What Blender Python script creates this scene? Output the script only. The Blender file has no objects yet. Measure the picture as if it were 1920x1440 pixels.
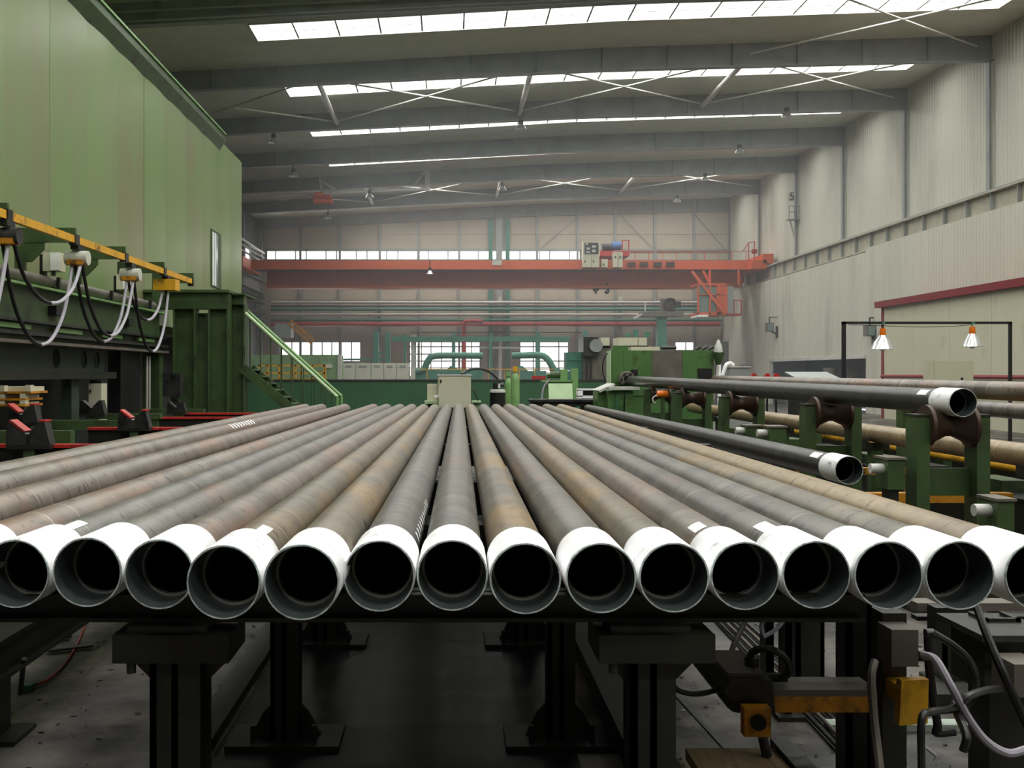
import bpy, math, random
from mathutils import Vector, Matrix
random.seed(7)

# ------------------------------------------------------------------ camera, world, exposure
F, VX, VY, CZ = 1900.0, 840.0, 700.0, 1.6      # focal length in pixels of the 1920x1440 frame, vanishing point, eye height
sc = bpy.context.scene
col = sc.collection
cd = bpy.data.cameras.new('camera')
cam = bpy.data.objects.new('camera', cd)
col.objects.link(cam)
cam.location = (0, 0, CZ)
cam.rotation_euler = (math.pi / 2, 0, 0)
cd.sensor_fit = 'HORIZONTAL'
cd.sensor_width = 36.0
cd.lens = 36.0 * F / 1920.0
cd.shift_x = (960 - VX) / 1920.0
cd.shift_y = -(720 - VY) / 1920.0
cd.clip_start = 0.05
cd.clip_end = 300
sc.camera = cam

world = bpy.data.worlds.new('overcast_sky')
sc.world = world
world.use_nodes = True
wb = world.node_tree.nodes['Background']
wb.inputs[0].default_value = (0.9, 0.95, 1.0, 1)
wb.inputs[1].default_value = 1.0

sc.view_settings.view_transform = 'Standard'
sc.view_settings.look = 'None'
sc.view_settings.gamma = 1
sc.view_settings.use_curve_mapping = False
sc.view_settings.exposure = 0.0
SKYLIGHT = 10.7       # daylight coming through the roof glazing
WINDOW = 5.0         # daylight coming through the wall windows
try:
    sc.cycles.use_denoising = True
    sc.cycles.max_bounces = 5
    sc.cycles.diffuse_bounces = 4
    sc.cycles.glossy_bounces = 2
    sc.cycles.adaptive_threshold = 0.06
    sc.cycles.use_light_tree = False
    sc.cycles.sample_clamp_indirect = 8
    sc.cycles.caustics_reflective = False
    sc.cycles.caustics_refractive = False
except Exception:
    pass

XR, XL, YF, YB = 17.4, -11.7, 62.4, -21.6
FR = [62.4 - 6 * i for i in range(15)]           # frame lines, 6 m apart
RP = [(XL - 0.3, 11.05), (5.0, 12.0), (XR + 0.3, 12.42)]   # roof underside
SX0, SX1, U0, U1 = -5.6, 16.2, 2.0, 3.4          # skylight opening: x range and offsets from the nearer frame
def roofz(x):
    for (a, za), (b, zb) in zip(RP, RP[1:]):
        if x <= b: return za + (zb - za) * (x - a) / (b - a)
    return RP[-1][1]
GLAZED = [y for y in FR[1:] if y > -11]            # glazed to the far end; the rearmost strips, behind the viewpoint, added as fill
for yb in GLAZED:                                # daylight entering through every skylight strip
    for a, b in ((SX0, 5.0), (5.0, SX1)):
        ld = bpy.data.lights.new('skylight_daylight', 'AREA'); ld.shape = 'RECTANGLE'
        ln = math.hypot(b - a, roofz(b) - roofz(a)); ld.size = ln - .04; ld.size_y = U1 - U0 - .08
        ld.energy = SKYLIGHT * math.pi * ld.size * ld.size_y; ld.color = (1.0, 1.0, 0.95)
        lo = bpy.data.objects.new('skylight_daylight', ld); col.objects.link(lo)
        lo.location = ((a + b) / 2, yb + (U0 + U1) / 2, (roofz(a) + roofz(b)) / 2 + 0.195)
        lo.rotation_euler = (0, -math.atan2(roofz(b) - roofz(a), b - a), 0)

# ------------------------------------------------------------------ helpers
def X(px, Y): return (px - VX) / F * Y
def Z(py, Y): return CZ - (py - VY) / F * Y
def P(px, py, Y): return Vector((X(px, Y), Y, Z(py, Y)))

def srgb(r, g, b):
    def c(v):
        v /= 255.0
        return v / 12.92 if v <= 0.04045 else ((v + 0.055) / 1.055) ** 2.4
    return (c(r), c(g), c(b), 1)

MATS = {}
def no_sample(m):
    try: m.cycles.emission_sampling = 'NONE'
    except Exception: pass
    return m
def mat(name, rgb, rough=0.55, metal=0.0, var=0.15, scale=4.0, bump=0.0, dirt=None, dirt_amt=0.35, dirt_scale=2.0, stretch=(1, 1, 1), emit=0.0, spec=0.5):
    if name in MATS: return MATS[name]
    m = bpy.data.materials.new(name); m.use_nodes = True
    nt = m.node_tree; N = nt.nodes; L = nt.links
    b = N['Principled BSDF']
    c = srgb(*rgb)
    b.inputs['Roughness'].default_value = rough
    b.inputs['Metallic'].default_value = metal
    b.inputs['Specular IOR Level'].default_value = spec
    tc = N.new('ShaderNodeTexCoord'); mp = N.new('ShaderNodeMapping')
    mp.inputs['Scale'].default_value = stretch
    oi = N.new('ShaderNodeObjectInfo')
    ad = N.new('ShaderNodeVectorMath'); ad.operation = 'ADD'
    sv = N.new('ShaderNodeVectorMath'); sv.operation = 'SCALE'; sv.inputs['Scale'].default_value = 37.0
    cb = N.new('ShaderNodeCombineXYZ')
    for k in range(3): L.new(oi.outputs['Random'], cb.inputs[k])
    L.new(cb.outputs[0], sv.inputs[0])
    L.new(tc.outputs['Object'], mp.inputs['Vector'])
    L.new(mp.outputs[0], ad.inputs[0]); L.new(sv.outputs[0], ad.inputs[1])
    nz = N.new('ShaderNodeTexNoise'); nz.inputs['Scale'].default_value = scale; nz.inputs['Detail'].default_value = 5
    L.new(ad.outputs[0], nz.inputs['Vector'])
    rp = N.new('ShaderNodeValToRGB')
    rp.color_ramp.elements[0].position = 0.3; rp.color_ramp.elements[1].position = 0.7
    rp.color_ramp.elements[0].color = tuple(v * (1 - var) for v in c[:3]) + (1,)
    rp.color_ramp.elements[1].color = tuple(min(1, v * (1 + var)) for v in c[:3]) + (1,)
    L.new(nz.outputs['Fac'], rp.inputs[0])
    out = rp.outputs[0]
    if dirt:
        n2 = N.new('ShaderNodeTexNoise'); n2.inputs['Scale'].default_value = dirt_scale; n2.inputs['Detail'].default_value = 8; n2.inputs['Roughness'].default_value = 0.65
        L.new(ad.outputs[0], n2.inputs['Vector'])
        r2 = N.new('ShaderNodeValToRGB')
        r2.color_ramp.elements[0].position = 0.62 - 0.3 * dirt_amt; r2.color_ramp.elements[1].position = 0.8 - 0.3 * dirt_amt
        L.new(n2.outputs['Fac'], r2.inputs[0])
        mx = N.new('ShaderNodeMix'); mx.data_type = 'RGBA'
        L.new(r2.outputs[0], mx.inputs[0]); L.new(out, mx.inputs[6]); mx.inputs[7].default_value = srgb(*dirt)
        out = mx.outputs[2]
    L.new(out, b.inputs['Base Color'])
    if bump:
        bp = N.new('ShaderNodeBump'); bp.inputs['Strength'].default_value = bump; bp.inputs['Distance'].default_value = 0.02
        L.new(nz.outputs['Fac'], bp.inputs['Height']); L.new(bp.outputs[0], b.inputs['Normal'])
    if emit:
        b.inputs['Emission Color'].default_value = (1, 1, 0.98, 1); b.inputs['Emission Strength'].default_value = emit
    MATS[name] = m
    return m

class MB:
    def __init__(s): s.v = []; s.f = []; s.m = []; s.mi = 0
    def add(s, vs, fs):
        o = len(s.v); s.v += [Vector(v) for v in vs]
        for f in fs: s.f.append([i + o for i in f]); s.m.append(s.mi)
        return s
    def slot(s, i): s.mi = i; return s
    def box(s, x0, x1, y0, y1, z0, z1, M=None):
        vs = [Vector((x, y, z)) for x in (x0, x1) for y in (y0, y1) for z in (z0, z1)]
        if M is not None: vs = [M @ v for v in vs]
        return s.add(vs, [(0, 1, 3, 2), (4, 6, 7, 5), (0, 4, 5, 1), (2, 3, 7, 6), (0, 2, 6, 4), (1, 5, 7, 3)])
    def fb(s, p0, p1, q0, q1, Y, d=0.1):        # a frontal box measured on its front face
        return s.box(X(p0, Y), X(p1, Y), Y, Y + d, Z(q1, Y), Z(q0, Y))
    def bar(s, a, b, w=0.05, h=None, up=(0, 0, 1)):
        a, b = Vector(a), Vector(b); h = h or w
        d = b - a; ln = d.length; d.normalize(); u = Vector(up)
        if abs(d.dot(u)) > 0.98: u = Vector((1, 0, 0))
        r = d.cross(u).normalized(); u = r.cross(d).normalized()
        M = Matrix((( r.x, d.x, u.x, a.x), (r.y, d.y, u.y, a.y), (r.z, d.z, u.z, a.z), (0, 0, 0, 1)))
        return s.box(-w / 2, w / 2, 0, ln, -h / 2, h / 2, M)
    def prism(s, poly, axis, t0, t1):           # poly: 2-D points; axis 'y': (x,z), 'x': (y,z), 'z': (x,y)
        def mk(p, t):
            return {'y': (p[0], t, p[1]), 'x': (t, p[0], p[1]), 'z': (p[0], p[1], t)}[axis]
        n = len(poly)
        vs = [mk(p, t0) for p in poly] + [mk(p, t1) for p in poly]
        fs = [tuple(range(n)), tuple(range(2 * n - 1, n - 1, -1))] + [(i, i + n, (i + 1) % n + n, (i + 1) % n) for i in range(n)]
        return s.add(vs, fs)
    def lathe(s, prof, o=(0, 0, 0), ax=(0, 0, 1), n=20, mats=None):   # prof: (radius, height) along ax
        ax = Vector(ax).normalized(); o = Vector(o)
        t = Vector((1, 0, 0)) if abs(ax.x) < 0.9 else Vector((0, 1, 0))
        u = ax.cross(t).normalized(); w = ax.cross(u)
        b0 = len(s.v)
        for r, h in prof:
            for i in range(n):
                a = 2 * math.pi * i / n
                s.v.append(o + ax * h + (u * math.cos(a) + w * math.sin(a)) * r)
        for k in range(len(prof) - 1):
            for i in range(n):
                j = (i + 1) % n
                s.f.append([b0 + k * n + i, b0 + k * n + j, b0 + (k + 1) * n + j, b0 + (k + 1) * n + i])
                s.m.append(mats[k] if mats else s.mi)
        return s
    def cyl(s, a, b, r, n=12, r2=None):
        a, b = Vector(a), Vector(b); d = b - a
        return s.lathe([(0.0001, 0), (r, 0), (r if r2 is None else r2, d.length), (0.0001, d.length)], a, d, n)
    def tube(s, pts, r, n=8, smooth=4):
        P_ = [Vector(p) for p in pts]
        if smooth and len(P_) > 2:
            Q = []
            E = [P_[0] * 2 - P_[1]] + P_ + [P_[-1] * 2 - P_[-2]]
            for i in range(1, len(E) - 2):
                for k in range(smooth):
                    t = k / smooth; a, b, c, d = E[i - 1:i + 3]
                    Q.append(0.5 * (2 * b + (c - a) * t + (2 * a - 5 * b + 4 * c - d) * t * t + (3 * b - a - 3 * c + d) * t ** 3))
            Q.append(P_[-1]); P_ = Q
        b0 = len(s.v); u = None
        for i, p in enumerate(P_):
            d = (P_[min(i + 1, len(P_) - 1)] - P_[max(i - 1, 0)]).normalized()
            if u is None:
                t = Vector((0, 0, 1)) if abs(d.z) < 0.9 else Vector((1, 0, 0)); u = d.cross(t).normalized()
            u = (u - d * u.dot(d)).normalized(); w = d.cross(u)
            for k in range(n):
                a = 2 * math.pi * k / n
                s.v.append(p + (u * math.cos(a) + w * math.sin(a)) * r)
        for i in range(len(P_) - 1):
            for k in range(n):
                j = (k + 1) % n
                s.f.append([b0 + i * n + k, b0 + i * n + j, b0 + (i + 1) * n + j, b0 + (i + 1) * n + k]); s.m.append(s.mi)
        s.f.append([b0 + k for k in range(n)][::-1]); s.m.append(s.mi)
        e = b0 + (len(P_) - 1) * n
        s.f.append([e + k for k in range(n)]); s.m.append(s.mi)
        return s
    def mesh(s, name, off=Vector((0, 0, 0)), smooth=False):
        me = bpy.data.meshes.new(name)
        me.from_pydata([tuple(v - off) for v in s.v], [], s.f)
        for i, p in enumerate(me.polygons): p.material_index = s.m[i]; p.use_smooth = smooth
        me.update()
        return me

def wloc(o):
    v = Vector((0, 0, 0))
    while o is not None: v += o.location; o = o.parent
    return v
def part(name, mb, m, parent=None, smooth=False):
    off = wloc(parent) if parent is not None else Vector((0, 0, 0))
    me = mb.mesh(name, off, smooth)
    for x in (m if isinstance(m, (list, tuple)) else [m]): me.materials.append(x)
    if smooth:
        try: me.set_sharp_from_angle(angle=math.radians(40))
        except Exception: pass
    o = bpy.data.objects.new(name, me); col.objects.link(o); o.parent = parent
    return o
def tag(o, label, cat=None, group=None, kind=None):
    o['label'] = label
    if cat: o['category'] = cat
    if group: o['group'] = group
    if kind: o['kind'] = kind
    return o
def thing(name, label, cat, loc=(0, 0, 0), group=None, kind=None):
    o = bpy.data.objects.new(name, None); col.objects.link(o); o.location = loc; o.empty_display_size = 0.1
    return tag(o, label, cat, group, kind)
def single(name, mb, m, label, cat, group=None, kind=None, smooth=False):
    return tag(part(name, mb, m, None, smooth), label, cat, group, kind)
def inst(me, name, parent, loc=(0, 0, 0), rot=None):
    o = bpy.data.objects.new(name, me); col.objects.link(o); o.parent = parent; o.location = loc
    if rot: o.rotation_euler = rot
    return o
def copy_tree(o, parent=None):
    c = o.copy(); col.objects.link(c); c.parent = parent
    for ch in list(o.children): copy_tree(ch, c)
    return c
ORD = ['first', 'second', 'third', 'fourth', 'fifth', 'sixth', 'seventh', 'eighth', 'ninth', 'tenth', 'eleventh', 'twelfth', 'thirteenth', 'fourteenth', 'fifteenth']

# ------------------------------------------------------------------ materials
m_floor = mat('oily_concrete', (96, 92, 86), 0.5, var=0.5, scale=5.0, bump=0.4, dirt=(20, 18, 17), dirt_amt=0.62, dirt_scale=1.6)
m_roofsheet = mat('roof_sheet', (206, 208, 194), 0.6, var=0.06, scale=1.5)
m_steel = mat('grey_painted_steel', (142, 147, 145), 0.5, var=0.1, scale=2)
m_steel_l = mat('pale_galvanised_steel', (190, 190, 184), 0.4, var=0.1, scale=4)
m_upwall = mat('cream_corrugated_sheet', (192, 191, 178), 0.5, var=0.05, scale=0.7, dirt=(168, 164, 150), dirt_amt=0.25, dirt_scale=0.5, stretch=(1, 1, 0.25))
m_farwall = mat('beige_wall_panel', (178, 169, 152), 0.65, var=0.06, scale=0.6)
m_office = mat('cream_office_sheet', (192, 190, 166), 0.5, var=0.04, scale=0.8, dirt=(165, 158, 135), dirt_amt=0.2, dirt_scale=0.8)
m_black2 = mat('shade_black_wall', (36, 38, 38), .8, var=.3)  # blackened to stand for the shade under the booth
m_dkwall = mat('dark_grey_wall', (92, 94, 94), 0.7, var=0.2, scale=0.8)
m_pane = mat('daylit_glazing', (240, 240, 240), 0.3, emit=1.0, var=0.01)
m_wpane = mat('daylit_window_glass', (240, 240, 240), 0.3, emit=WINDOW, var=0.01)
no_sample(m_pane); no_sample(m_wpane)
m_boothgreen = mat('pale_green_sheet', (116, 139, 88), 0.33, var=0.08, scale=0.5, bump=0.08, stretch=(1, 1, 0.4), dirt=(124, 126, 92), dirt_amt=0.45, dirt_scale=0.35)
m_green = mat('dark_green_paint', (60, 82, 46), 0.45, var=0.2, scale=3, dirt=(38, 42, 28), dirt_amt=0.35, dirt_scale=2.5)
m_green2 = mat('bright_green_paint', (74, 112, 60), 0.42, var=0.18, scale=3, dirt=(56, 66, 40), dirt_amt=0.3, dirt_scale=3)
m_palegreen = mat('pale_green_paint', (178, 204, 160), 0.4, var=0.08)
m_midgreen = mat('mid_green_paint', (120, 160, 100), 0.4, var=0.12)
m_dimgreen = mat('dim_machine_green', (50, 64, 54), .5, var=.2)
m_lowgreen = mat('guard_green_paint', (46, 94, 58), 0.5, var=0.12, scale=1)
m_teal = mat('teal_paint', (62, 120, 104), 0.5, var=0.15)
m_black = mat('black_grease', (24, 24, 26), 0.4, var=0.3)
m_blackrub = mat('black_rubber', (18, 18, 20), 0.5, var=0.2)
m_greycable = mat('grey_cable', (168, 164, 176), 0.35, var=0.1)
m_yellow = mat('yellow_paint', (214, 160, 30), 0.45, var=0.12, dirt=(90, 62, 24), dirt_amt=0.25, dirt_scale=5)
m_yellowdk = mat('worn_yellow_paint', (196, 132, 24), 0.5, var=0.2, dirt=(40, 32, 22), dirt_amt=0.45, dirt_scale=8)
m_red = mat('red_paint', (176, 40, 34), 0.45, var=0.15, dirt=(60, 26, 24), dirt_amt=0.3, dirt_scale=4)
m_maroon = mat('maroon_trim', (128, 36, 44), 0.5, var=0.1)
m_orange = mat('orange_crane_paint', (206, 92, 50), 0.5, var=0.1, scale=1.5)
m_orange2 = mat('orange_plastic', (238, 120, 20), 0.35, var=0.05)
m_cream = mat('cream_cabinet_paint', (204, 202, 178), 0.45, var=0.04)
m_grey = mat('light_grey_cabinet', (196, 196, 184), 0.45, var=0.04)
m_dkmetal = mat('dark_oily_metal', (58, 58, 58), 0.35, metal=0.4, var=0.3, scale=6, dirt=(22, 20, 18), dirt_amt=0.4, dirt_scale=5)
m_brownmetal = mat('brown_grey_metal', (104, 98, 90), 0.5, metal=0.2, var=0.25, scale=4)
m_rust = mat('rusty_roller', (74, 56, 46), 0.45, metal=0.4, var=0.3, scale=6)
m_rackdk = mat('oily_green_black_steel', (34, 35, 27), 0.45, var=0.35, scale=4, dirt=(16, 15, 13), dirt_amt=0.5, dirt_scale=3)
m_wood = mat('weathered_plank_wood', (150, 128, 92), 0.75, var=0.3, scale=3, stretch=(12, 1.2, 12), dirt=(60, 44, 32), dirt_amt=0.35, dirt_scale=3)
m_white = mat('white_paint', (250, 250, 252), 0.4, var=0.02)
m_blue = mat('blue_paint', (70, 104, 160), 0.45, var=0.1)
m_glass = mat('dull_cab_glass', (120, 140, 134), 0.15, var=0.1)
m_alu = mat('ribbed_aluminium', (226, 228, 230), 0.28, metal=0.85, var=0.05)
m_bulb = mat('milky_bulb', (250, 248, 244), 0.3, var=0.01)
m_redcable = mat('red_cable', (170, 60, 48), 0.5, var=0.05)
m_concrete = mat('bright_concrete_edge', (156, 168, 156), 0.7, var=0.3, scale=6)

def pipe_mat(name, base, rust, light, amount, rough=0.33):
    m = bpy.data.materials.new(name); m.use_nodes = True
    nt = m.node_tree; N = nt.nodes; L = nt.links; b = N['Principled BSDF']
    b.inputs['Roughness'].default_value = rough; b.inputs['Metallic'].default_value = 0.15
    tc = N.new('ShaderNodeTexCoord'); oi = N.new('ShaderNodeObjectInfo')
    cb = N.new('ShaderNodeCombineXYZ'); sv = N.new('ShaderNodeVectorMath'); sv.operation = 'SCALE'; sv.inputs['Scale'].default_value = 53
    for k in range(3): L.new(oi.outputs['Random'], cb.inputs[k])
    L.new(cb.outputs[0], sv.inputs[0])
    def noise(scale3, sc_, det=6, ro=0.6):
        mp = N.new('ShaderNodeMapping'); mp.inputs['Scale'].default_value = scale3
        L.new(tc.outputs['Object'], mp.inputs['Vector'])
        ad = N.new('ShaderNodeVectorMath'); L.new(mp.outputs[0], ad.inputs[0]); L.new(sv.outputs[0], ad.inputs[1])
        nz = N.new('ShaderNodeTexNoise'); nz.inputs['Scale'].default_value = sc_; nz.inputs['Detail'].default_value = det; nz.inputs['Roughness'].default_value = ro
        L.new(ad.outputs[0], nz.inputs['Vector']); return nz.outputs['Fac']
    def ramp(fac, p0, p1):
        r = N.new('ShaderNodeValToRGB'); r.color_ramp.elements[0].position = p0; r.color_ramp.elements[1].position = p1
        L.new(fac, r.inputs[0]); return r.outputs[0]
    def mix(fac, a, c2):
        mx = N.new('ShaderNodeMix'); mx.data_type = 'RGBA'; L.new(fac, mx.inputs[0])
        for s_, v in ((6, a), (7, c2)):
            if isinstance(v, tuple): mx.inputs[s_].default_value = v
            else: L.new(v, mx.inputs[s_])
        return mx.outputs[2]
    bands = noise((1.5, 5.0, 1.5), 1.0)            # rings of scale around the pipe
    patch = noise((3, 1.1, 3), 1.0)
    fine = noise((14, 26, 14), 1.0, 3)
    c = mix(ramp(bands, 0.36, 0.62), srgb(*base), srgb(*light))
    c = mix(ramp(patch, 0.62 - 0.2 * amount, 0.74 - 0.12 * amount), c, srgb(*rust))
    c = mix(ramp(fine, 0.60, 0.70), c, srgb(*[v * 0.5 for v in base]))
    rings = noise((0.6, 34.0, 0.6), 1.0, 2)        # thin scrape rings
    c = mix(ramp(rings, 0.66, 0.70), c, srgb(*[min(255, v * 1.3) for v in light]))
    rings2 = noise((1.0, 21.0, 1.0), 1.3, 2)
    c = mix(ramp(rings2, 0.68, 0.72), c, srgb(*[v * 0.45 for v in base]))
    flake = noise((22, 7, 22), 1.0, 8, 0.7)        # flaking scale
    c = mix(ramp(flake, 0.56, 0.66), c, srgb(*[v * 0.8 for v in light]))
    L.new(c, b.inputs['Base Color'])
    bp = N.new('ShaderNodeBump'); bp.inputs['Strength'].default_value = 0.12; bp.inputs['Distance'].default_value = 0.004
    L.new(fine, bp.inputs['Height']); L.new(bp.outputs[0], b.inputs['Normal'])
    MATS[name] = m; return m
pm_grey = pipe_mat('pipe_grey', (82, 81, 78), (126, 100, 86), (118, 115, 109), 0.3)
pm_brown = pipe_mat('pipe_brown_grey', (98, 89, 82), (138, 108, 92), (130, 121, 111), 0.5)
pm_yell = pipe_mat('pipe_yellow_varnish', (92, 87, 79), (146, 120, 80), (124, 115, 100), 0.6)
pm_tan = pipe_mat('pipe_tan', (136, 118, 90), (96, 82, 68), (154, 134, 102), 0.4)
pm_black = pipe_mat('pipe_black', (46, 46, 46), (70, 64, 58), (66, 65, 62), 0.2, 0.35)
m_coup = mat('white_coupling_paint', (250, 250, 252), 0.45, var=0.03, scale=5, dirt=(110, 112, 114), dirt_amt=0.14, dirt_scale=11, stretch=(1, 0.6, 1))
m_thread = mat('dark_thread_bore', (80, 87, 88), 0.4, metal=0.3, var=0.2, scale=20)
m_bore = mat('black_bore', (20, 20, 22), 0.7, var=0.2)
m_rim = mat('chipped_rim', (196, 206, 204), 0.4, metal=0.3, var=0.5, scale=40)

# ------------------------------------------------------------------ the setting
single('floor', MB().box(XL - 0.5, XR + 0.5, YB - 0.3, YF + 0.3, -0.25, 0.0), m_floor, 'dark oily concrete floor of the hall with dirt patches', 'floor', kind='structure')

ceil = thing('ceiling', 'pale sheet roof underside with rows of steel beams', 'ceiling', kind='structure')
mb = MB()
def slab(x0, x1, y0, y1, t=0.12):
    xs = [x0] + [p[0] for p in RP[1:-1] if x0 < p[0] < x1] + [x1]
    for a, b in zip(xs, xs[1:]):
        za, zb = roofz(a), roofz(b)
        mb.add([(a, y0, za), (b, y0, zb), (b, y1, zb), (a, y1, za), (a, y0, za + t), (b, y0, zb + t), (b, y1, zb + t), (a, y1, za + t)],
               [(0, 1, 2, 3), (4, 7, 6, 5), (0, 4, 5, 1), (1, 5, 6, 2), (2, 6, 7, 3), (3, 7, 4, 0)])
for yb in FR[1:]:
    if yb not in GLAZED: slab(XL - 0.3, XR + 0.3, yb, yb + 6); continue
    slab(XL - 0.3, XR + 0.3, yb, yb + U0); slab(XL - 0.3, XR + 0.3, yb + U1, yb + 6)
    slab(XL - 0.3, SX0, yb + U0, yb + U1); slab(SX1, XR + 0.3, yb + U0, yb + U1)
part('roof_sheet', mb, m_roofsheet, ceil)
# steel frames
for k, y in enumerate(FR):
    mb = MB()
    top = [(XL, roofz(XL)), (5.0, roofz(5.0)), (XR, roofz(XR))]
    def botz(x):
        z = roofz(x) - (0.58 + 0.0075 * (x - XL))
        return z
    xs = [XL + (XR - XL) * i / 14 for i in range(15)]
    for a, b in zip(xs, xs[1:]):
        mb.prism([(a, botz(a)), (b, botz(b)), (b, roofz(b)), (a, roofz(a))], 'y', y - 0.012, y + 0.012)
        mb.add([(a, y - .13, botz(a)), (b, y - .13, botz(b)), (b, y + .13, botz(b)), (a, y + .13, botz(a)),
                (a, y - .13, botz(a) - .03), (b, y - .13, botz(b) - .03), (b, y + .13, botz(b) - .03), (a, y + .13, botz(a) - .03)],
               [(0, 1, 2, 3), (7, 6, 5, 4), (0, 4, 5, 1), (1, 5, 6, 2), (2, 6, 7, 3), (3, 7, 4, 0)])
        if y > 15: mb.box(a - 0.01, a + 0.01, y - .1, y + .1, botz(a), roofz(a))
    part('roof_beam', mb, m_steel, ceil)
# purlins between frames
mb = MB()
for x in [XL + 1.5 * i for i in range(1, 20)]:
    if SX0 - 0.2 < x < SX1 + 0.2:
        for yb in FR[1:10]:
            mb.box(x - .02, x + .02, yb, yb + U0 - 0.05, roofz(x) - .0, roofz(x) + 0.1)
# struts and bracing rods under the roof
for yb in (32.4, 50.4):
    for x in (-4.2, 2.7, 9.6):
        mb2 = MB().cyl((x, yb, roofz(x) - 0.45), (x, yb + 6, roofz(x) - 0.45), 0.09, 10)
        part('roof_strut', mb2, m_steel_l, ceil, True)
    for x0, x1 in ((-11, -4.2), (-4.2, 2.7), (2.7, 9.6), (9.6, 16.8)):
        for a, b in ((x0, x1), (x1, x0)):
            part('bracing_rod', MB().cyl((a, yb + .2, roofz(a) - 0.4), (b, yb + 5.8, roofz(b) - 0.4), 0.03, 6), m_steel_l, ceil)
for x0, x1 in ((9.6, 16.8),):
    for a, b in ((x0, x1), (x1, x0)):
        part('bracing_rod', MB().cyl((a, 26.6, roofz(a) - 0.4), (b, 32.2, roofz(b) - 0.4), 0.03, 6), m_steel_l, ceil)
# conduits along the nearest visible frame
for dz in (0.05, 0.3):
    part('conduit', MB().tube([(XL, 26.2, botz(XL) + dz), (5, 26.2, botz(5) + dz), (XR, 26.2, botz(XR) + dz)], 0.035, 6, 0), m_steel, ceil)

# skylights
W = (SX1 - SX0) / 18
DP = U1 - U0 - 0.1
pb = MB().add([(0, 0, 0), (0, DP, 0), (1, DP, 0), (1, 0, 0)], [(0, 1, 2, 3)]); pb.slot(1).add([(0, 0, 0.02), (0, DP, 0.02), (1, DP, 0.02), (1, 0, 0.02)], [(3, 2, 1, 0)])
pane_me = pb.mesh('pane'); pane_me.materials.append(m_pane); pane_me.materials.append(m_steel_l)
for k, yb in enumerate(GLAZED):
    n = len(FR) - 1 - k
    vis = {32.4: 'second nearest', 26.4: 'nearest, at the top edge', 38.4: 'third nearest', 44.4: 'fourth nearest', 50.4: 'fifth nearest', 56.4: 'farthest'}
    yy = round(yb, 1)
    lab = 'long white glazed roof skylight, ' + vis[yy] + ' strip in view' if yy in vis else 'roof skylight strip out of view; the rearmost ones are added fill'
    w = thing('window_%d' % (k + 1), lab, 'skylight', (0, yb, 0), kind='structure', group='roof skylight strips')
    fr = MB()
    for a, b in ((SX0, 5.0), (5.0, SX1)):
        for y in (yb + U0, yb + U1):
            fr.bar((a, y, roofz(a) + .1), (b, y, roofz(b) + .1), 0.05, 0.3)
    for x in (SX0, SX1): fr.bar((x, yb + U0, roofz(x) + .1), (x, yb + U1, roofz(x) + .1), 0.05, 0.3)
    part('skylight_frame', fr, m_steel_l, w)
    for i in range(18):
        x0, x1 = SX0 + W * i, SX0 + W * (i + 1)
        z0, z1 = roofz(x0) + 0.2, roofz(x1) + 0.2
        o = inst(pane_me, 'pane', w, (x0 + 0.03, U0 + 0.05, z0), (0, -math.atan2(z1 - z0, W), 0)); o.scale = (W - 0.06, 1, 1)
        if i and yy > 20: part('glazing_bar', MB().bar((x0, yb + U0, z0 - 0.12), (x0, yb + U1, z0 - 0.12), 0.05, 0.2), m_steel, w)

# right wall: upper corrugated sheet, crane runway girder, lower sheet
def corrugated(x, y0, y1, z0, z1, pitch=0.2, d=0.02, sgn=-1):
    b = MB(); vs = []; n = int((y1 - y0) / pitch)
    for i in range(n):
        y = y0 + i * pitch
        for dy, dx in ((0, 0), (0.5, 0), (0.62, 1), (0.88, 1)):
            vs += [(x + sgn * d * dx, y + dy * pitch, z0), (x + sgn * d * dx, y + dy * pitch, z1)]
    vs += [(x, y1, z0), (x, y1, z1)]
    b.add(vs, [(2 * i, 2 * i + 2, 2 * i + 3, 2 * i + 1) for i in range(len(vs) // 2 - 1)])
    b.box(x + 0.02, x + 0.12, y0, y1, z0, z1)
    return b
wr = thing('wall_right', 'tall cream corrugated wall on the right side of the hall', 'wall', (XR, 0, 0), kind='structure')
part('upper_sheet', corrugated(XR, YB, YF, 6.6, 12.6, .2, .014), m_upwall, wr)
OY0, OY1 = 40.6, 52.6                              # low opening in the lower sheet
XW = 16.75
part('lower_sheet', corrugated(XW, YB, OY0, 0, 6.62), m_upwall, wr)
part('lower_sheet', corrugated(XW, OY0, OY1, 2.28, 6.46), m_upwall, wr)
part('lower_sheet', corrugated(XW, OY1, YF, 0, 6.46), m_upwall, wr)
part('ledge', MB().box(XW + 0.1, XR, YB, YF, 6.3, 6.4), m_upwall, wr)
part('opening_lintel', MB().box(XW - 0.05, XW + 0.05, OY0, OY1, 2.2, 2.34), m_steel_l, wr)
part('opening_jamb', MB().box(XW - 0.05, XW + 0.1, OY1 - 0.1, OY1 + 0.05, 0, 2.3), m_steel_l, wr)
part('recess', MB().box(XR + 1.5, XR + 1.6, OY0 - 1, OY1 + 1, 0, 2.6).box(XW + .12, XR + 1.6, OY0 - 1, OY1 + 1, 2.5, 2.6).box(XW + .12, XR + 1.6, OY1 + 1, OY1 + 1.1, 0, 2.6).box(XW + .12, XR + 1.6, OY0 - 1.1, OY0 - 1, 0, 2.6), m_dkwall, wr)
rb = MB().box(17.0, 17.02, YB, YF, 6.55, 7.25).box(16.82, 17.2, YB, YF, 7.22, 7.27).box(16.82, 17.2, YB, YF, 6.52, 6.57)
part('runway_girder', rb, mat('cream_grey_girder_paint', (168, 164, 146), .5), wr)
part('runway_rail', MB().box(16.97, 17.05, YB, YF, 7.27, 7.36), m_steel, wr)
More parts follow.
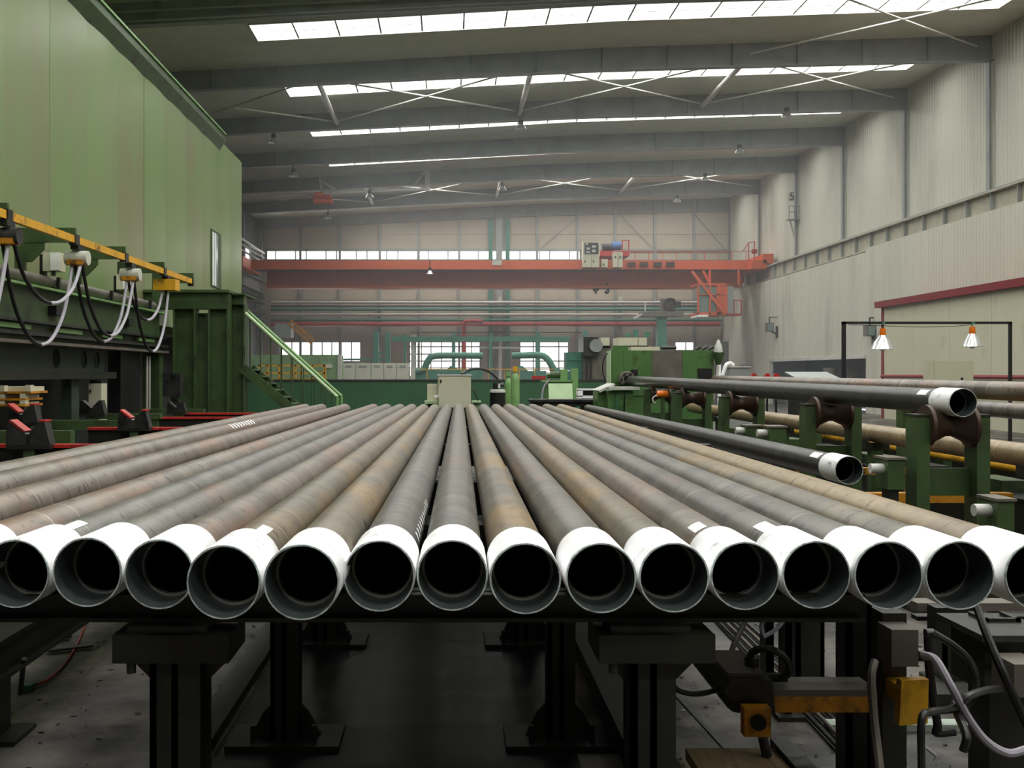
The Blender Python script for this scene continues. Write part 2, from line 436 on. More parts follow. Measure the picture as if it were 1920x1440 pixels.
st = MB().box(16.86, 17.0, 0, 0.03, 6.55, 7.23).mesh('girder_stiffener', Vector((0, 0, 0))); st.materials.append(m_steel)
y = 24.0
while y < 62:
    inst(st, 'girder_stiffener', wr, (-XR, y, 0)); y += 1.5
for y in FR:
    if y > 20: part('wall_column', MB().box(XR - 0.12, XR - 0.035, y - 0.02, y + 0.02, 7.27, 11.6).box(XR - 0.15, XR - 0.12, y - .1, y + .1, 7.27, 11.6), m_steel, wr)

# left wall behind the green booth
wl = thing('wall_left', 'dim grey wall far behind the green booth on the left', 'wall', (XL, 0, 0), kind='structure')
part('wall_sheet', MB().box(XL - 0.2, XL, YB, 58.6, 0, 11.2).box(XL - 0.2, XL, 60.0, YF, 0, 11.2).box(XL - .2, XL, 58.6, 60, 0, 7.9).box(XL - .2, XL, 58.6, 60, 9.0, 11.2), m_dkwall, wl)  # dark grey stands in for the shade on this backlit wall
part('runway_girder', MB().box(XL + .2, XL + .25, 20, YF, 6.5, 7.2).box(XL + .05, XL + .45, 20, YF, 7.2, 7.26).box(XL + .05, XL + .45, 20, YF, 6.46, 6.52), m_steel, wl)
for y in (44.4, 50.4, 56.4, 61.9): part('wall_column', MB().box(XL, XL + .35, y - .15, y + .15, 0, 10.4), m_steel, wl)
for z, r in ((8.9, .09), (8.6, .06), (8.3, .06), (6.2, .1), (5.8, .08), (5.2, .08), (4.8, .06)):
    part('wall_pipe', MB().cyl((XL + .5, 30, z), (XL + .5, 61.5, z), r, 8), m_steel_l if z > 8 else m_dkmetal, wl, True)
wlw = thing('window_30', 'narrow bright window in the far left wall', 'window', (XL, 59.3, 8.4), kind='structure')
part('pane', MB().box(XL - .12, XL - .1, 58.6, 60.0, 7.9, 9.0), m_wpane, wlw)

wb_ = thing('wall_rear', 'plain wall behind the viewpoint', 'wall', (0, YB, 0), kind='structure')
part('wall_sheet', MB().box(XL - .3, XR + .4, YB - .2, YB, 0, 12.6), m_farwall, wb_)

# far end wall: bands with window openings, panels and columns
wf = thing('wall_far', 'beige panelled end wall of the hall with dark columns', 'wall', (0, YF, 0), kind='structure')
S1, S2 = Z(487, YF), Z(470, YF); L1, L2 = Z(706, YF), Z(641, YF)
opens_low = [(528, 676, 678), (768, 900, 706), (975, 1066, 706), (1266, 1304, 657)]
colpx = [563, 637, 712, 785, 861, 1007, 1083, 1154, 1228, 1302]
def far_band(z0, z1, opens):
    xs = [XL] + [v for o in opens for v in (X(o[0], YF), X(o[1], YF))] + [XR + 0.3]
    for a, b in zip(xs[::2], xs[1::2]): back.box(a, b, YF + .05, YF + .25, z0, z1)
back = MB()
far_band(0, L1, []); far_band(L1, L2, opens_low)
for o in opens_low: back.box(X(o[0], YF), X(o[1], YF), YF + .05, YF + .25, L1, Z(o[2], YF))
far_band(L2, S1, []); far_band(S1, S2, [(500, 1088)]); far_band(S2, 13.0, [])
part('wall_backing', back, m_farwall, wf)
edges = [486] + colpx + [1371]
edges = sorted(edges + [936])
for a, b in zip(edges, edges[1:]):
    for q0, q1 in ((352, 397), (398, 440), (441, 468), (489, 530), (531, 563), (564, 600), (601, 639)):
        part('wall_panel', MB().fb(a + 2, b - 2, q0 + .6, q1 - .6, YF + 0.01, 0.05), m_farwall, wf)
for c in colpx: part('wall_column', MB().fb(c - 2.2, c + 2.2, 340, 755, YF - .12, .12), m_steel, wf)
for c in (920, 952): part('wall_column', MB().fb(c - 4, c + 4, 410, 755, YF - .25, .2), m_teal, wf)
part('wall_column', MB().fb(930, 942, 405, 755, YF - .2, .15), m_steel, wf)
part('wall_girt', MB().fb(486, 1371, 466.5, 470, YF - .1, .1), m_steel, wf)
part('wall_girt', MB().fb(486, 1371, 487, 489.5, YF - .1, .1), m_steel, wf)
for a, b in ((1090, 1010), (1160, 1228), (1302, 1360)):
    part('bracing_rod', MB().bar(P(a, 400, YF - .1), P(b, 468, YF - .1), .04), m_steel, wf)

def far_window(n, label, xs, q0, q1, rows=()):
    w = thing('window_%d' % n, label, 'window', (X((xs[0] + xs[-1]) / 2, YF), YF, Z(q1, YF)), kind='structure')
    ys = [q0] + list(rows) + [q1]
    for a, b in zip(xs, xs[1:]):
        for c, d in zip(ys, ys[1:]):
            q = MB().add([P(a + .6, d - .6, YF + .12), P(b - .6, d - .6, YF + .12), P(b - .6, c + .6, YF + .12), P(a + .6, c + .6, YF + .12)], [(0, 1, 2, 3)])
            part('pane', q, m_wpane, w)
    for a in xs: part('window_frame', MB().fb(a - 1.1, a + 1.1, q0, q1, YF + .02, .1), m_steel, w)
    for r in ys: part('window_rail', MB().fb(xs[0], xs[-1], r - 1.2, r + 1.2, YF + .03, .09), m_steel, w)
far_window(31, 'long bright strip window above the orange crane', [500, 517, 554, 574, 611, 631, 668, 688, 711, 725, 746, 783, 803, 840, 861, 897, 917, 934, 950, 975, 1011, 1031, 1068, 1088], 470, 487)
far_window(32, 'bright low window left of the teal frame', [528, 547, 565, 585, 604, 622, 640, 659, 676], 641, 678)
far_window(33, 'bright multi-pane low window behind the teal ducts', [768, 790, 808, 828, 848, 866, 884, 900], 641, 706, (650, 664, 677, 690))
far_window(34, 'bright low window between teal posts at right', [975, 1000, 1012, 1048, 1066], 641, 706, (650, 677, 690))
far_window(35, 'small bright window above the green machine', [1266, 1286, 1304], 641, 657)

# ------------------------------------------------------------------ pipe racks in the foreground
PR, PI, CR = 0.0885, 0.080, 0.097
def pipe_mesh(L):
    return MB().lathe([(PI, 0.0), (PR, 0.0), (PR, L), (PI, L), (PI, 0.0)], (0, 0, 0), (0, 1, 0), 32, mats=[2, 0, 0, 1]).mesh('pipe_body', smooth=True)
def coupling_mesh():
    return MB().lathe([(0.0795, 0.135), (0.0865, 0.13), (0.0915, 0.0), (0.0955, 0.0), (CR, 0.004), (CR, 0.285), (0.0945, 0.29), (PR, 0.29)], (0, 0, 0), (0, 1, 0), 40,
                      mats=[3, 1, 2, 2, 0, 0, 0]).mesh('coupling', smooth=True)
CM = coupling_mesh()
for m in (m_coup, m_thread, m_rim, mat('machined_pipe_end', (150, 150, 142), .4, metal=.1)): CM.materials.append(m)
try: CM.set_sharp_from_angle(angle=math.radians(35))
except Exception: pass
def arc_patch(y0, y1, a0, a1, r=PR + 0.0012, n=6):
    b = MB(); vs = []
    for i in range(n + 1):
        a = math.radians(a0 + (a1 - a0) * i / n)
        vs += [(math.sin(a) * r, y0, math.cos(a) * r), (math.sin(a) * r, y1, math.cos(a) * r)]
    return b.add(vs, [(2 * i, 2 * i + 2, 2 * i + 3, 2 * i + 1) for i in range(n)])
def pipe(near, far, mt, label, group, coupling=True, patch=None, letters=None, name='steel_pipe'):
    near, far = Vector(near), Vector(far); d = far - near
    r = thing(name, label, 'pipe', near, group)
    r.rotation_euler = (math.asin(d.z / d.length), 0, -math.atan2(d.x, d.y))
    off = 0.125 if coupling else 0.0
    me = pipe_mesh(d.length - off); me.materials.append(mt); me.materials.append(m_bore); me.materials.append(MATS['machined_pipe_end'])
    try: me.set_sharp_from_angle(angle=math.radians(40))
    except Exception: pass
    inst(me, 'pipe_body', r, (0, off, 0))
    if coupling: inst(CM, 'coupling', r, rot=(0, random.uniform(0, 6.28), 0))
    if patch:
        q = arc_patch(*patch).mesh('paint_patch'); q.materials.append(m_white); inst(q, 'paint_patch', r)
    if letters:
        y0, n, a0, a1, step = letters
        for k in range(n):
            q = arc_patch(y0 + k * step, y0 + k * step + step * 0.42, a0 + random.uniform(-3, 3), a1 + random.uniform(-3, 3)).mesh('stencil_stroke')
            q.materials.append(m_white); inst(q, 'stencil_stroke', r)
    return r
G = 'steel pipes lying side by side on the rack'
front = [  # near px, py, depth, far px, material, patch, letters
    (28, 1076, 2.84, 725, pm_grey, (0.31, 0.43, 8, 30), None),
    (163, 1073, 2.80, 750, pm_grey, None, None),
    (298, 1077, 2.78, 772, pm_brown, None, None),
    (419, 1092, 2.62, 794, pm_brown, (0.31, 0.42, 12, 34), None),
    (565, 1092, 2.56, 815, pm_grey, None, None),
    (711, 1080, 2.72, 837, pm_grey, None, (0.45, 11, 62, 80, 0.085)),
    (848, 1079, 2.74, 860, pm_grey, None, None),
    (985, 1085, 2.73, 883, pm_grey, None, None),
    (1127, 1084, 2.76, 907, pm_grey, None, None),
    (1264, 1083, 2.78, 930, pm_grey, None, None),
    (1397, 1080, 2.84, 953, pm_grey, (0.34, 0.45, -42, -14), None),
    (1531, 1078, 2.86, 977, pm_grey, (0.31, 0.43, -38, -8), None),
    (1666, 1079, 2.84, 998, pm_brown, None, None),
    (1800, 1079, 2.82, 1025, pm_yell, None, None),
    (1950, 1080, 2.80, 1052, pm_tan, None, None)]
matcyc = [pm_grey, pm_grey, pm_brown, pm_yell, pm_yell, pm_grey, pm_grey, pm_yell, pm_grey, pm_yell, pm_brown, pm_grey, pm_grey, pm_yell, pm_tan]
for i, (px, py, Y, fx, mt, pa, le) in enumerate(front):
    near = P(px, py, Y); Yf = Y + 13.2; far = Vector((X(fx, Yf), Yf, 1.03))
    pipe(near, far, matcyc[i], 'steel pipe with white coupling, %s open end from the left in front row' % ORD[i], G, True, pa, le)
left = [(-108, 2.80, 700, pm_brown), (-375, 2.75, 647, pm_brown), (-610, 2.8, 603, pm_brown), (-760, 2.8, 572, pm_brown)]
leftlab = ['brownish steel pipe just left of the first open end, white coupling cut by the frame',
           'brownish steel pipe at left, third from the outermost left pipe',
           'brown-grey steel pipe at left with flaking scale and white stencil marks',
           'outermost brown steel pipe on the left of the rack']
for i, (px, Y, fx, mt) in enumerate(left):
    near = Vector((X(px, Y), Y, 1.05)); Yf = Y + 13.2; far = Vector((X(fx, Yf), Yf, 1.03))
    pipe(near, far, mt, leftlab[i], G, True, None, (6.6, 9, 18, 58, 0.12) if i == 2 else None)
pipe(P(1592, 882, 6.8), Vector((X(1103, 17.9), 17.9, 0.96)), pm_black, 'black steel pipe with white coupling, set back at the right of the row', G, True, (0.36, 0.52, -55, -20))

# dark front beam and support stands carrying the pipes
ZT = 0.955
def stand(x, y, w, label, head=True, ztop=0.875):
    t = thing('rack_stand', label, 'support stand', (x, y, 0), 'pipe rack stands')
    h = w / 2; zb = 0.03
    part('base_plate', MB().box(x - .24, x + .24, y - .14, y + .14, 0, zb), m_rackdk, t)
    b = MB().box(x - h, x + h, y - h, y - h + .015, zb, ztop - .1).box(x - h, x + h, y + h - .015, y + h, zb, ztop - .1).box(x - .01, x + .01, y - h, y + h, zb, ztop - .1)
    b.box(x - h, x - h + .02, y - h, y + h, zb, ztop - .1)
    part('post', b, m_rackdk, t)
    for s in (-1, 1):
        part('base_gusset', MB().prism([(x + s * h, zb), (x + s * (h + .09), zb), (x + s * (h + .04), zb + .1), (x + s * h, zb + .14)], 'y', y - .012, y + .012), m_rackdk, t)
        part('anchor_bolt', MB().cyl((x + s * (h + .07), y - .08, zb), (x + s * (h + .07), y - .08, zb + .07), .012, 8), m_dkmetal, t)
        if head: part('head_gusset', MB().prism([(x + s * h, ztop - .1), (x + s * (h + .09), ztop - .1), (x + s * h, ztop - .19)], 'y', y - .012, y + .012), m_rackdk, t)
    if head:
        part('head_block', MB().box(x - .165, x + .165, y - .12, y + .12, ztop - .1, ztop - .02), m_rackdk, t)
        part('shim_plate', MB().box(x - .13, x + .1, y - .1, y + .1, ztop - .02, ztop), m_dkmetal, t)
        part('head_bolt', MB().cyl((x - .12, y - .09, ztop - .135), (x - .12, y - .09, ztop - .1), .014, 8), m_dkmetal, t)
    return t
stand(X(340, 3.0), 3.0, .145, 'front dark rack stand under the left open pipe ends')
stand(X(1217, 3.0), 3.0, .13, 'front dark rack stand under the right open pipe ends')
stand(X(537, 4.4), 4.4, .12, 'second-row rack stand left of centre with bolted foot', False, ZT)
stand(X(1050, 4.4), 4.4, .12, 'second-row rack stand right of centre beside the sloping beam', False, ZT)
stand(X(612, 6.0), 6.0, .13, 'third-row rack stand left of centre in the shadow', False, ZT)
stand(X(985, 6.0), 6.0, .13, 'third-row rack stand right of centre in the shadow', False, ZT)
def ibeam(x0, x1, y, z0, z1, m, name, label, cat, w=0.1, group=None):
    b = MB().box(x0, x1, y - .008, y + .008, z0, z1).box(x0, x1, y - w / 2, y + w / 2, z1 - .015, z1).box(x0, x1, y - w / 2, y + w / 2, z0, z0 + .012)
    return single(name, b, m, label, cat, group)
ibeam(-2.6, X(1610, 3.0), 3.0, .875, ZT, m_rackdk, 'cross_beam', 'dark cross beam directly under the white pipe couplings', 'beam')
redr = [(4.4, -2.3, 1.75, 'red-topped skid rail second behind the front cross beam'), (6.1, -3.0, 2.2, 'red-topped skid rail third behind the front cross beam'), (9.3, -5.2, 2.4, 'red skid rail nearest on the left edge of the frame'),
        (12.2, -4.32, 2.4, 'red skid rail below the second saddle pair at left'), (15.1, -4.33, 2.4, 'red skid rail third in depth at left'),
        (16.7, -4.35, 2.4, 'farthest red skid rail at left, near the green columns')]
for Y, x0, x1, lab in redr:
    t = thing('skid_rail', lab, 'rail', (x0, Y, 0), 'red skid rails under the pipes')
    zt = ZT - 0.004
    part('rail_web', MB().box(x0, x1, Y - .03, Y + .03, zt - .2, zt - .03), m_rackdk, t)
    part('rail_cap', MB().box(x0, -1.8, Y - .07, Y + .07, zt - .03, zt), m_red, t)
    part('dark_cap', MB().box(-1.8, x1, Y - .07, Y + .07, zt - .03, zt), m_rackdk, t)  # rest of the cap is coloured dark
    for x in [x0 + .4 + k * 1.5 for k in range(int((x1 - x0) / 1.5) + 1)]:
        if Y > 7 and x < x1: part('rail_post', MB().box(x - .05, x + .05, Y - .05, Y + .05, 0, zt - .2), m_rackdk, t)

# ------------------------------------------------------------------ green booth on the left
XB, YE, ZE = -5.7, 28.0, 7.42
bo = thing('green_booth', 'tall pale green sheet-metal booth filling the upper left', 'booth', (XB, YE, 0))
rr = random.Random(3)
y = YE
while y > 5.2:
    y0 = max(y - 1.5, 5.0); j = rr.uniform(-.008, .008)
    if y0 < 24.9 - .3 and y > 24.9 + .3 and False: pass
    b = MB()
    nseg = 6
    vs = []
    for i in range(nseg + 1):
        yy = y0 + .001 + (y - y0 - .002) * i / nseg
        bow = .010 * math.sin(math.pi * i / nseg) + j * .5 * (i / nseg - .5)
        vs += [(XB + bow, yy, 2.55), (XB + bow, yy, ZE)]
    b.add(vs, [(2 * i, 2 * i + 1, 2 * i + 3, 2 * i + 2) for i in range(nseg)])
    part('wall_panel', b, m_boothgreen, bo, True)
    y = y0
part('booth_core', MB().box(-11.5, XB - .03, 5, YE - .02, 2.55, ZE - .02), m_boothgreen, bo)
part('end_panel', MB().box(-11.5, XB, YE - .02, YE, 2.55, ZE), m_boothgreen, bo)
ye = XB * F / (412 - VX)
part('eave_gutter', MB().prism([(XB, ZE - .26), (XB + .14, ZE - .03), (XB + .14, ZE + .15), (XB, ZE + .2)], 'y', 5, ye), m_green, bo)
part('eave_ledge', MB().box(XB + .14, XB + .17, 5, ye, ZE + .12, ZE + .16), m_midgreen, bo)
w = part('booth_window', MB().box(XB + .0, XB + .03, 24.3, 25.35, Z(540, 24.9), Z(435, 24.9)), m_green, bo)
part('window_frame', MB().box(XB + .03, XB + .05, 24.38, 24.5, Z(538, 24.9), Z(440, 24.9)).box(XB + .03, XB + .05, 24.62, 24.7, Z(538, 24.9), Z(440, 24.9)), m_white, w)
part('window_pane', MB().box(XB + .025, XB + .035, 24.4, 24.95, Z(538, 24.9), Z(440, 24.9)), m_glass, w)
# dark space under the booth
single('booth_undercroft', MB().box(-7.0, -6.9, 6, 27.9, 0, 2.5).box(-7, XB - .1, 27.8, 27.9, 0, 2.5), m_black2, 'back wall under the green booth, blackened to stand for its shade', 'wall', kind='structure')

# green gantry girder with pipe
XG = -5.24; YG0, YG1 = 9.5, 18.3
gz0, gz1 = 2.0, 2.66
gg = thing('gantry_girder', 'long dark green plate girder below the yellow cable rail', 'girder', (XG, YG1, gz0))
part('web', MB().box(XG - .03, XG + .03, YG0, YG1, gz0, gz1), m_green, gg)
part('top_flange', MB().box(XG - .15, XG + .18, YG0, YG1, gz1, gz1 + .03), m_midgreen, gg)
part('rack_strip', MB().box(XG + .03, XG + .16, YG0, YG1, gz0 + .22, gz0 + .25), m_dkmetal, gg)
part('bottom_flange', MB().box(XG - .15, XG + .2, YG0, YG1, gz0 - .04, gz0), m_brownmetal, gg)
part('chain_strip', MB().box(XG + .03, XG + .2, YG0, YG1, gz0 + .06, gz0 + .1), m_dkmetal, gg)
for k in range(4):
    y = 11.6 + k * 1.75
    part('slot_cover', MB().box(XG + .03, XG + .1, y, y + .9, gz0 + .14, gz0 + .2), m_midgreen, gg)
for y in (13.2, 16.2):
    part('clamp_block', MB().box(XG + .03, XG + .14, y, y + .28, gz0 + .36, gz0 + .48), m_black, gg)
part('support_leg', MB().box(XG - .2, XG + .1, 18.05, 18.3, 0, gz0 - .04), m_green, gg)
part('support_leg', MB().box(XG - .2, XG + .1, 9.5, 9.8, 0, gz0 - .04), m_green, gg)
single('service_pipe', MB().cyl((XG + .02, YG0, gz1 + .13), (XG + .02, 17.9, gz1 + .13), .075, 14), m_brownmetal, 'grey service pipe running along the top of the green girder', 'pipe', smooth=True)
for k, y in enumerate((11.2, 13.3, 15.4, 17.4)):
    single('pipe_bracket', MB().box(XG - .1, XG + .14, y, y + .06, gz1 + .03, gz1 + .06).box(XG - .1, XG - .06, y, y + .06, gz1 + .06, gz1 + .2).box(XG + .1, XG + .14, y, y + .06, gz1 + .06, gz1 + .2), m_dkmetal, 'small dark saddle bracket under the service pipe, %s from the left' % ORD[k], 'bracket', 'service pipe brackets')
# rail brackets
XRAIL = -4.6; zr = 3.25
for k, (pp, pe) in enumerate(((-75, 10), (27, 138), (135, 232), (220, 305), (285, 360))):
    Y = XRAIL * F / (pe - VX); zt = Z([380, 427, 462, 491, 512][k], Y)
    xa = X(pp, Y); aw = .18
    t = thing('rail_bracket', 'dark green L-shaped bracket holding the yellow cable rail, %s from the left' % ORD[k], 'bracket', (xa, Y, gz1 + .03), 'cable rail brackets')
    part('post', MB().box(xa, xa + .13, Y, Y + .05, gz1 + .03, zt - aw), m_green, t)
    part('arm', MB().box(xa, XRAIL + .02, Y, Y + .05, zt - aw, zt), m_green, t)
    part('gusset', MB().prism([(xa + .13, zt - aw), (xa + .36, zt - aw), (xa + .36, zt - aw - .08), (xa + .2, zt - aw - .24), (xa + .13, zt - aw - .24)], 'y', Y + .01, Y + .04), m_green, t)
rl = thing('cable_rail', 'yellow cable-trolley rail sloping across the left side', 'rail', (XRAIL, 9, zr))
part('rail_bar', MB().box(XRAIL - .03, XRAIL + .03, 9.2, 18.1, zr - .05, zr + .04), m_yellow, rl)
part('end_stop', MB().box(XRAIL - .05, XRAIL + .05, 18.1, 18.16, zr - .09, zr + .05), m_black, rl)
for k, (pp, pe) in enumerate(((-75, 10), (27, 138), (135, 232), (220, 305))):
    Y = XRAIL * F / (pe - VX); part('rail_clip', MB().box(XRAIL - .045, XRAIL + .045, Y - .04, Y + .09, zr - .075, zr + .055), m_dkmetal, rl)
# festoon trolleys and cables
TY = [XRAIL * F / (p - VX) for p in (12, 145, 245, 312)]
for k, y in enumerate(TY):
    t = thing('cable_trolley', 'cable trolley hanging under the yellow rail, %s from the left' % ORD[k], 'trolley', (XRAIL, y, zr - .3), 'festoon cable trolleys')
    part('wheel_carriage', MB().box(XRAIL - .05, XRAIL + .05, y - .1, y + .1, zr - .12, zr - .055), m_black, t)
    if k < 3:
        part('cable_saddle', MB().cyl((XRAIL - .14, y, zr - .22), (XRAIL + .14, y, zr - .22), .09, 14), m_grey if k else m_dkmetal, t, True)
        part('saddle_clamp', MB().box(XRAIL - .1, XRAIL + .1, y - .1, y + .1, zr - .31, zr - .25), m_yellowdk, t)
    else:
        part('yellow_body', MB().box(XRAIL - .18, XRAIL + .18, y - .14, y + .14, zr - .3, zr - .12), m_yellow, t)
        part('pull_chain', MB().cyl((XRAIL, y, zr - .3), (XRAIL, y, zr - .5), .03, 8), m_rust, t)
def catenary(y0, y1, zl, dx, zs0, zs1):
    pts = []
    for i in range(9):
        u = i / 8; y = y0 + (y1 - y0) * u
        base = zs0 + (zs1 - zs0) * u
        pts.append((XRAIL + dx, y, base - (base - zl) * (1 - (2 * u - 1) ** 2) ** .75))
    return pts
cabs = [(-1, 0, 1.75, .03, 0), (0, 1, 1.92, -.05, 0), (0, 1, 2.4, .06, 0), (1, 2, 2.02, -.04, 0), (1, 2, 2.1, .05, 0), (2, 3, 1.93, .04, 0), (2, 3, 2.42, -.05, 0)]
clab = ['cable loop cut by the left frame edge', 'deep cable loop between first and second trolley', 'shallow cable loop between first and second trolley', 'lower cable loop between second and third trolley', 'upper cable loop between second and third trolley', 'deep cable loop between third and last trolley', 'shallow cable loop between third and last trolley']
for k, (a, b, zl, dx, _) in enumerate(cabs):
    ya = TY[a] if a >= 0 else TY[0] - 2.1
    pts = catenary(ya, TY[b], zl, dx, zr - .24, zr - .24)
    t = thing('festoon_cable', 'black and grey ' + clab[k], 'cable', pts[0], 'festoon cable loops')
    part('black_run', MB().tube(pts[:5], .022, 8), m_blackrub, t, True)
    part('grey_run', MB().tube(pts[4:], .022, 8), m_greycable, t, True)
# switch boxes
for k, (px, q0, q1, Y) in enumerate(((104, 497, 528, 13.1), (232, 532, 556, 16.0))):
    x = XG + .12; z0 = gz1 + .2
    t = thing('switch_box', 'cream switch box above the service pipe, %s' % ('left one' if k == 0 else 'right one'), 'switch box', (x, Y, z0), 'switch boxes on the girder')
    part('housing', MB().box(x - .1, x + .12, Y - .05, Y + .15, z0 + .06, z0 + .3), m_cream, t)
    part('front_plate', MB().box(x + .0, x + .115, Y - .06, Y - .05, z0 + .07, z0 + .29), m_white, t)
    part('bracket', MB().box(x - .16, x - .1, Y, Y + .1, z0 - .17, z0 + .28), m_black, t)
    part('gland', MB().cyl((x + .02, Y, z0), (x + .02, Y, z0 + .06), .03, 8), m_dkmetal, t)

# platform with columns
YP = 19.0
pl = thing('steel_platform', 'dark green steel platform on heavy columns beside the booth', 'platform', (X(380, YP), YP, 0))
part('header_beam', MB().fb(268, 428, 548, 579, YP, .3), m_green, pl)
part('deck_plate', MB().fb(264, 429, 543, 548, YP - .08, 1.6), m_green, pl)
def hcol(p0, p1, q0, Y, name):
    x0, x1 = X(p0, Y), X(p1, Y)
    b = MB().box(x0, x0 + .03, Y, Y + .3, 0, Z(q0, Y)).box(x1 - .03, x1, Y, Y + .3, 0, Z(q0, Y)).box(x0, x1, Y + .14, Y + .16, 0, Z(q0, Y))
    return part(name, b, m_green, pl)
hcol(324, 366, 579, YP, 'column'); hcol(390, 428, 579, YP, 'column')
part('mid_post', MB().fb(368, 389, 587, 590, YP + .1, .05).fb(368, 371, 590, 770, YP + .1, .08).fb(386, 389, 590, 770, YP + .1, .08).fb(371, 386, 590, 770, YP + .16, .02), m_green, pl)
part('header_beam', MB().fb(429, 457, 553, 571, YP + .4, .3), m_green, pl)
part('deck_plate', MB().fb(428, 459, 550, 553, YP + .3, 1.2), m_green, pl)
hcol(430, 459, 571, YP + .4, 'column')
# stair
YS = 19.4
stt = thing('steel_stair', 'green steel stair with double handrail going down right of the columns', 'stair', (X(600, YS), YS, 0))
def stairline(dy, q): return None
p0, p1 = P(455, 690, YS), P(640, 848, YS)
for dy, nm in ((0, 'stringer'), (.8, 'stringer')):
    a, b = p0 + Vector((0, dy, 0)), Vector((p1.x, YS + dy, 0.1))
    part(nm, MB().bar(a, b, .03, .18), m_green, stt)
    h0, h1 = P(460, 583 + (4 if dy == 0 else -4), YS) + Vector((0, dy, 0)), P(632, 744, YS) + Vector((0, dy, 0))
    if dy: h0, h1 = P(458, 578, YS + dy), P(640, 743, YS + dy)
    part('handrail', MB().cyl(h0, h1, .035, 10), m_palegreen if dy == 0 else m_midgreen, stt, True)
    part('newel_post', MB().cyl(h1, Vector((h1.x, h1.y, .12)), .03, 8), m_midgreen, stt, True)
    for k in range(9):
        u = (k + .5) / 9; t_ = h0.lerp(h1, u); base = a.z + (b.z - a.z) * ((t_.x - a.x) / (b.x - a.x))
        part('baluster', MB().cyl(Vector((t_.x, t_.y, base)), t_, .011, 6), m_green, stt)
n = 12
for k in range(n):
    c = p0.lerp(Vector((p1.x, YS, .1)), (k + .5) / n)
    part('tread', MB().box(c.x - .13, c.x + .13, YS + .02, YS + .78, c.z + .02, c.z + .05), m_green, stt)

# machine parts below the girder
mh = thing('perforated_machine', 'dark green machine frame plate with oval holes under the girder', 'machine', (-5.4, 15, 0))
b = MB()
yA, yB, z0, z1 = 12.0, 15.9, 1.62, 1.98
holes = [13.95, 15.0, 15.55]
hz, hr = 1.8, .135
xs = -5.42
cuts = [yA] + [v for h in holes for v in (h - hr, h + hr)] + [yB]
for a_, b_ in zip(cuts[::2], cuts[1::2]): b.box(xs, xs + .03, a_, b_, z0, z1)
for h in holes:
    for sg in (1, -1):
        arc = [(h + hr * math.cos(math.pi * i / 8), hz + sg * hr * math.sin(math.pi * i / 8)) for i in range(9)]
        zz = z1 if sg > 0 else z0
        b.prism([(h + hr, zz), *arc, (h - hr, zz)][::sg], 'x', xs, xs + .03)
part('hole_plate', b, m_dimgreen, mh)
part('lower_rail', MB().box(-5.45, -5.2, 9, 15.9, 1.52, 1.62), m_rackdk, mh)
part('column', MB().box(-5.5, -5.35, 14.4, 14.7, 0, 1.52), m_dimgreen, mh)
part('column', MB().box(-5.5, -5.3, 16.4, 17.4, 0, 1.98), m_black, mh)
part('column', MB().box(-5.6, -5.4, 9.0, 11.0, 0, 1.52), m_black, mh)
for q in (16.0, 16.15): part('guide_rod', MB().cyl((-5.2, q + 1.5, .3), (-5.2, q + 1.5, 1.9), .02, 8), m_steel_l, mh)
part('clamp_arm', MB().box(-4.9, -4.6, 17.4, 17.6, 1.2, 1.6).bar((-4.75, 17.45, 1.25), (-4.55, 17.45, .9), .1), m_dkmetal, mh)
cb_ = thing('control_box', 'narrow cream control box standing behind the saddles at left', 'cabinet', P(178, 790, 15.0))
part('housing', MB().fb(166, 190, 719, 800, 15.0, .25), m_cream, cb_)
part('vent_row', MB().fb(168, 189, 713, 719, 15.0, .25), m_black, cb_)
part('door_handle', MB().fb(168, 170, 730, 736, 14.97, .03), m_black, cb_)
part('plinth', MB().box(X(166, 15), X(190, 15), 15.0, 15.25, 0, Z(800, 15)), m_black, cb_)
# stacked crates at the left edge
for k, (p0_, p1_, q0, q1, m_) in enumerate(((-20, 57, 722, 738, m_cream), (-20, 47, 738, 751, m_cream), (-20, 47, 751, 762, m_cream))):
    t = thing('steel_tray', 'worn cream and yellow tray at the left edge, %s of the stack' % ['top', 'middle', 'bottom'][k], 'tray', P(15, q1, 11.5), 'stacked trays')
    part('tray_rim', MB().fb(p0_, p1_, q1 - 4, q1, 11.5, .5), m_yellowdk, t)
    part('tray_box', MB().fb(p1_ - 10, p1_, q0, q1 - 4, 11.5, .1).fb(p0_, p0_ + 28, q0 + 1, q1 - 4, 11.5, .1).fb(p0_, p1_, q0 + 3, q1 - 4, 11.6, .4), m_cream, t)
single('tray_stand', MB().box(X(-20, 11.5), X(45, 11.5), 11.5, 12.0, 0, Z(762, 11.5)), m_rackdk, 'dark block carrying the stacked trays at left', 'stand')
